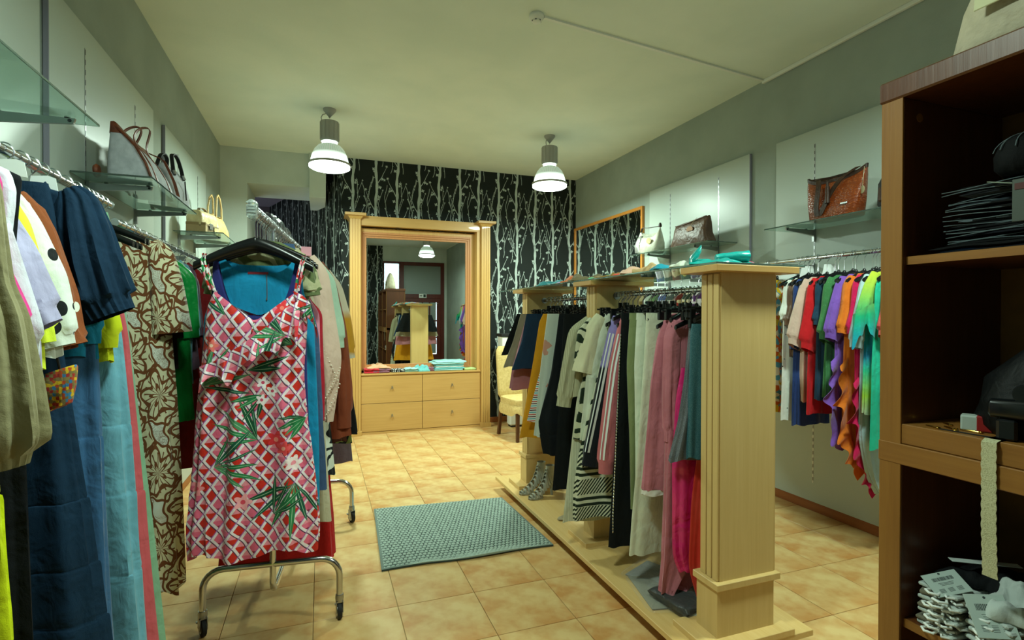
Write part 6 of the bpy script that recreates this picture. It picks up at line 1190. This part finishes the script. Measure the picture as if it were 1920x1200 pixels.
MB().box(-0.030, 0.061, -0.0212, 0.0205, 0.001, 0.0405, bev=0.003).build('red_wrap', M('packet_bright_red', col='#8a1414', rough=0.5), parent=rb)
m_gold = M('gold_metal', col='#c8a04a', rough=0.25, metal=1.0)
for i, (x, y, a) in enumerate(((1.525, 0.93, 0.4), (1.54, 0.885, -0.3), (1.55, 0.905, 0.2), (1.56, 0.86, 0.9), (1.60, 0.94, 0.1))):
    l_ = ['gold safety pin nearest the far side panel of the shelving unit', 'gold safety pin in the middle of the scattered pins', 'gold safety pin crossing its neighbour on the middle board', 'gold safety pin nearest the red packet', 'gold safety pin farthest from the front edge'][i]
    MB().tube([(-0.018, 0.003, 0.002), (0.02, 0.003, 0.002), (0.025, 0.0, 0.002), (0.02, -0.003, 0.002), (-0.018, -0.003, 0.002)], 0.0012, 6).box(-0.022, -0.014, -0.005, 0.005, 0.0005, 0.0045, bev=0.001).build('safety_pin', m_gold, loc=(x, y, MZ), rz=a+0.8, smooth=True, label=l_, cat='safety pin')
MB().box(-0.07, 0.07, -0.003, 0.003, 0, 0.002).build('metal_ruler', m_rubber, loc=(1.525, 0.84, MZ), rz=radians(-85), label='thin dark metal strip along the front of the middle board', cat='strip')
def lacef():
    x, y, z = xyz(); fl = (noise(300, 2)).gt(0.55); r = ((z*(1/0.03)).fract()-0.5).abs(); return mix(fl*0.5, '#b9b692', '#8f8a66')
m_lace = M('cream_lace', fn=lacef, rough=0.9, bump=lambda: (noise(420, 2), 0.0015))
lv = []; n = 150
pl = [(1.56, MZ+0.003), (1.50, MZ+0.003), (1.486, MZ-0.003), (1.484, MZ-0.06), (1.484, 1.10), (1.482, 1.0), (1.485, 0.885)]
u = np.linspace(0, 1, n); t = np.linspace(0, 1, len(pl)); t = np.concatenate([[0], np.cumsum([math.dist(pl[i], pl[i+1]) for i in range(len(pl)-1)])]); t /= t[-1]; px = np.interp(u, t, [p[0] for p in pl]); pz = np.interp(u, t, [p[1] for p in pl]); wd = 0.0140+0.0018*np.abs(np.sin(u*52))
R = [[(x_-0.0012, 0.786-w_-0.006*uu, z_), (x_+0.0008, 0.786-w_-0.006*uu, z_), (x_+0.0008, 0.786+w_-0.006*uu, z_), (x_-0.0012, 0.786+w_-0.006*uu, z_)] for x_, z_, w_, uu in zip(px, pz, wd, u)]
MB().rings(R).build('lace_ribbon', m_lace, label='strip of cream scalloped lace hanging over the oak front of the shelving unit', cat='lace ribbon')
# low shelf: underwear on card hangers
LZ = 0.6685
m_tag = M('bar_code_card', col='#a9b8b2', rough=0.5); m_ink = M('print_ink', col='#2c3434', rough=0.6); m_bw = plain('white_jersey', '#b4beba'); m_dw = plain('black_jersey2', '#0a0d10')
def tagcard(loc, nrm, lab, w_=0.055, h=0.075, tilt=0.0):
    z_ = mathutils.Vector(nrm).normalized(); x_ = mathutils.Vector((0.94, -0.34, tilt)); y_ = z_.cross(x_).normalized(); x_ = y_.cross(z_).normalized()
    t = thing('price_card', lab, 'price card', loc, rot=mathutils.Matrix((x_, y_, z_)).transposed().to_euler()); MB().box(-w_/2, w_/2, -h/2, h/2, -0.001, 0.001, bev=0.0006).build('card', m_tag, parent=t); g = MB(); rg = random.Random(len(lab)); x = -w_*0.30
    while x < w_*0.30: bw = rg.choice((0.0005, 0.001, 0.0016)); g.box(x, x+bw, h*0.12, h*0.27, 0.001, 0.0014); x += bw+rg.choice((0.0006, 0.0012))
    g.build('bar_code', m_ink, parent=t, kind='stuff'); g = MB()
    for k in range(3): g.box(-w_*0.22+0.002*k, w_*0.22-0.002*k, h*(0.02-0.05*k), h*(0.02-0.05*k)+0.0010, 0.001, 0.0013)
    for cxx in (-0.25, 0.0, 0.25):
        for k in range(5): g.box(w_*(cxx-0.08), w_*(cxx+0.08), -h*(0.22+0.035*k), -h*(0.22+0.035*k)+0.0009, 0.001, 0.0013)
    g.build('small_print', m_ink, parent=t, kind='stuff'); MB().lathe([(0.003, 0.0009), (0.003, 0.0014)], 10, (0, h*0.42, 0)).build('punch_hole', m_ink, parent=t); return t
for k in range(9):
    x = 1.575+0.006*(k % 3); y = 0.915+0.006*((k*2) % 3); z = LZ+0.0125*k; t = thing('boxed_vest', 'folded vest pack in the left pile of the low shelf, %s' % ['lowest', 'second from the bottom', 'third from the bottom', 'fourth from the bottom', 'in the middle', 'fourth from the top', 'third from the top', 'just under the topmost', 'topmost with a price card'][k], 'vest pack', (x, y, z), rz=0.12*((k*7) % 5-2)+0.1)
    MB().box(-0.055, 0.13, -0.048, 0.048, 0.0005, 0.0105, bev=0.003).build('folded_vest', [m_bw, plain('greige', '#6e6a5a'), m_bw][k % 3], parent=t)
    hk = MB().tube([(-0.055, -0.01, 0.006), (-0.075, -0.015, 0.006), (-0.085, 0.0, 0.006), (-0.075, 0.015, 0.006), (-0.062, 0.012, 0.006)], 0.0035, 8); hk.tube([(-0.055, -0.02, 0.006), (-0.068, -0.032, 0.006), (-0.055, -0.042, 0.006)], 0.003, 6).build('plastic_hook', m_card, parent=t, smooth=True)
tagcard((1.558, 0.915, LZ+0.125), (-0.42, -0.2, 0.88), 'price card with a bar code on the left pile of the low shelf', 0.085, 0.070, -0.1)
for k in range(8):
    x = 1.59+0.005*(k % 3); y = 0.795+0.005*((k*2) % 3); z = LZ+0.0125*k; t = thing('boxed_vest', 'vest pack in the right pile of the low shelf, %s' % ['lowest', 'second from the bottom', 'third from the bottom', 'fourth from the bottom', 'fourth from the top', 'third from the top', 'second from the top', 'topmost'][k], 'vest pack', (x, y, z), rz=0.10*((k*5) % 5-2))
    MB().box(-0.06, 0.13, -0.052, 0.052, 0.0005, 0.0115, bev=0.004).build('folded_vest', [m_bw, m_bw, plain('greige', '#6e6a5a')][k % 3], parent=t)
    MB().tube([(-0.06, -0.02, 0.006), (-0.078, -0.022, 0.006), (-0.088, -0.005, 0.006), (-0.078, 0.012, 0.006), (-0.064, 0.008, 0.006)], 0.0035, 8).build('plastic_hook', m_card, parent=t, smooth=True)
crumple('folded_vest', 'puffy white folded vest with a price card on the right pile of the low shelf', (1.625, 0.79, LZ+0.1005), 0.17, 0.13, 0.055, m_bw, seed=61, rz=0.2, cat='vest')
tagcard((1.528, 0.800, LZ+0.105), (-0.62, -0.45, 0.64), 'large price card with a bar code in front of the puffy white vest', 0.080, 0.098, -0.2)
crumple('folded_vest', 'black folded garment behind the left pile of the low shelf', (1.70, 0.895, LZ+0.117), 0.18, 0.13, 0.045, m_dw, seed=62, cat='vest')
crumple('folded_vest', 'pale folded garment deep at the right of the low shelf', (1.82, 0.62, LZ), 0.2, 0.26, 0.19, m_bw, seed=63, cat='vest')
MB().box(-0.08, 0.08, -0.012, 0.012, 0, 0.002, bev=0.0008).build('white_band', m_bw, loc=(1.69, 0.90, LZ+0.164), rz=-0.6, label='white elastic band across the black folded garment', cat='band')

# ------------------------------------------------------------------ shoes and packs on the plinth
m_shoe = leather('grey_white_leather', '#a8a898', '#96968a', 0.5)
def bootie(loc, rz, lab):
    t = thing('caged_bootie', lab, 'shoe', loc, rz); sole = MB()
    prof = [(-0.115, 0.006, 0.012, 0.030), (-0.09, 0.004, 0.026, 0.038), (-0.05, 0.012, 0.036, 0.040), (0.0, 0.045, 0.034, 0.052), (0.05, 0.088, 0.028, 0.055), (0.10, 0.112, 0.026, 0.056), (0.122, 0.116, 0.014, 0.054)]
    R = [[(x, w_*cos(a), zz-0.008+(0.006 if sin(a) > 0 else -0.0)+0.006*sin(a)) for a in [2*pi*i/16 for i in range(16)]] for x, zz, w_, hh in prof]
    MB().rings(R).build('insole', m_taupe, parent=t, smooth=True)
    MB().rings([[(x, w_*cos(a)*1.02, (0.000 if sin(a) < 0 else z1)) for a in [2*pi*(i+0.5)/16 for i in range(16)]] for x, z1, w_ in ((-0.112, 0.012, 0.014), (-0.07, 0.012, 0.034), (-0.03, 0.016, 0.034), (-0.005, 0.034, 0.030))]).build('platform', m_shoe, parent=t, smooth=True)
    MB().rings([[(0.098+dx+r*cos(a), r*sin(a), z_) for a in [2*pi*i/14 for i in range(14)]] for dx, r, z_ in ((0.006, 0.010, 0.0), (0.003, 0.011, 0.04), (0.0, 0.018, 0.085), (0.0, 0.026, 0.108))]).build('heel', m_shoe, parent=t, smooth=True)
    for k in range(9):
        u = k/8; x = -0.095+0.17*u; zt_ = [0.030, 0.040, 0.055, 0.078, 0.105, 0.135, 0.165, 0.192, 0.215][k]; x2 = [-0.10, -0.075, -0.045, -0.012, 0.018, 0.036, 0.042, 0.046, 0.05][k]; zb = np.interp(x, [p[0] for p in prof], [p[1] for p in prof]); w_ = np.interp(x, [p[0] for p in prof], [p[2] for p in prof]) + 0.004
        P = [(x+0.01, -w_, zb)] + [(x+(x2-x)*sin(a), -w_*cos(a), zb+(zt_-zb)*sin(a)) for a in [pi*j/12 for j in range(1, 12)]] + [(x+0.01, w_, zb)]
        strap_loop(P, (0.0075, 0, 0.002), 0.0018, 'cage_strap', m_shoe, t)
    MB().rings([[(0.085+0.032*cos(a)*q-0.0, 0.030*sin(a)*q, z_) for a in [2*pi*i/20 for i in range(20)]] for q, z_ in ((0.9, 0.11), (1.0, 0.14), (1.02, 0.20), (1.08, 0.235))], cap=False).build('ankle_cuff', m_shoe, parent=t, smooth=True)
    return t
bootie((1.60, 3.74, 0.101), radians(14), 'left of two pale caged open-toe booties on the plinth, nearer the near pillar')
bootie((1.575, 3.86, 0.101), radians(10), 'second pale caged bootie, standing behind the first one toward the far pillar')
MB().rings([[(x, w_*cos(a), 0.008+0.007*sin(a)+h_) for a in [2*pi*i/16 for i in range(16)]] for x, w_, h_ in ((-0.11, 0.01, 0), (-0.08, 0.032, 0), (-0.03, 0.038, 0.0), (0.03, 0.028, 0.015), (0.10, 0.028, 0.03), (0.12, 0.012, 0.033))]).build('flat_sandal', plain('cream_sandal', '#a89c7c', 0.6), loc=(1.63, 3.30, 0.101), rz=0.3, smooth=True, label='low cream shoe lying on the plinth under the black trousers', cat='shoe')
m_film = M('packing_film', col='#c6cccc', rough=0.06, alpha=0.10, spec=1.0); m_blkp = plain('black_polybag', '#0a0c0e', 0.35)
def pack(loc, rz, w_, d_, h, mt, lab, seed):
    t = thing('garment_pack', lab, 'garment pack', loc, rz); o = folded('x', 'x', (0, 0, 0), w_, d_, h, [mt], seed=seed, layers=1, wob=0.002)
    for c in list(o.children): c.parent = t; c.name = 'folded_garment'
    bpy.data.objects.remove(o)
    R = [[(w_*0.53*e*math.copysign(abs(cos(a))**0.25, cos(a)), d_*0.53*e*math.copysign(abs(sin(a))**0.25, sin(a)), z_+0.0015*sin(9*a)) for a in [2*pi*i/48 for i in range(48)]] for e, z_ in ((1.0, 0.001), (1.02, 0.004), (0.99, h+0.003), (0.90, h+0.006), (0.02, h+0.007))]
    MB().rings(R, cap=False).build('clear_bag', m_film, parent=t, smooth=True); return t
pack((1.625, 2.24, 0.101), radians(-12), 0.26, 0.34, 0.010, plain('grey_garment', '#8c8a78'), 'beige garment in a clear bag lying flat on the plinth', 5)
pack((1.66, 2.12, 0.1185), radians(10), 0.24, 0.26, 0.040, m_blkp, 'black garment in a shiny clear bag near the nearest pillar', 6)
pack((1.68, 2.42, 0.101), radians(25), 0.24, 0.22, 0.010, plain('silver_garment', '#9a9a94'), 'silver grey garment in a clear bag farther along the plinth', 7)
pack((1.70, 2.01, 0.1195), radians(-8), 0.2, 0.10, 0.012, plain('pale_blue_garment', '#a4b8c0'), 'pale blue garment in a clear bag against the nearest pillar', 8)
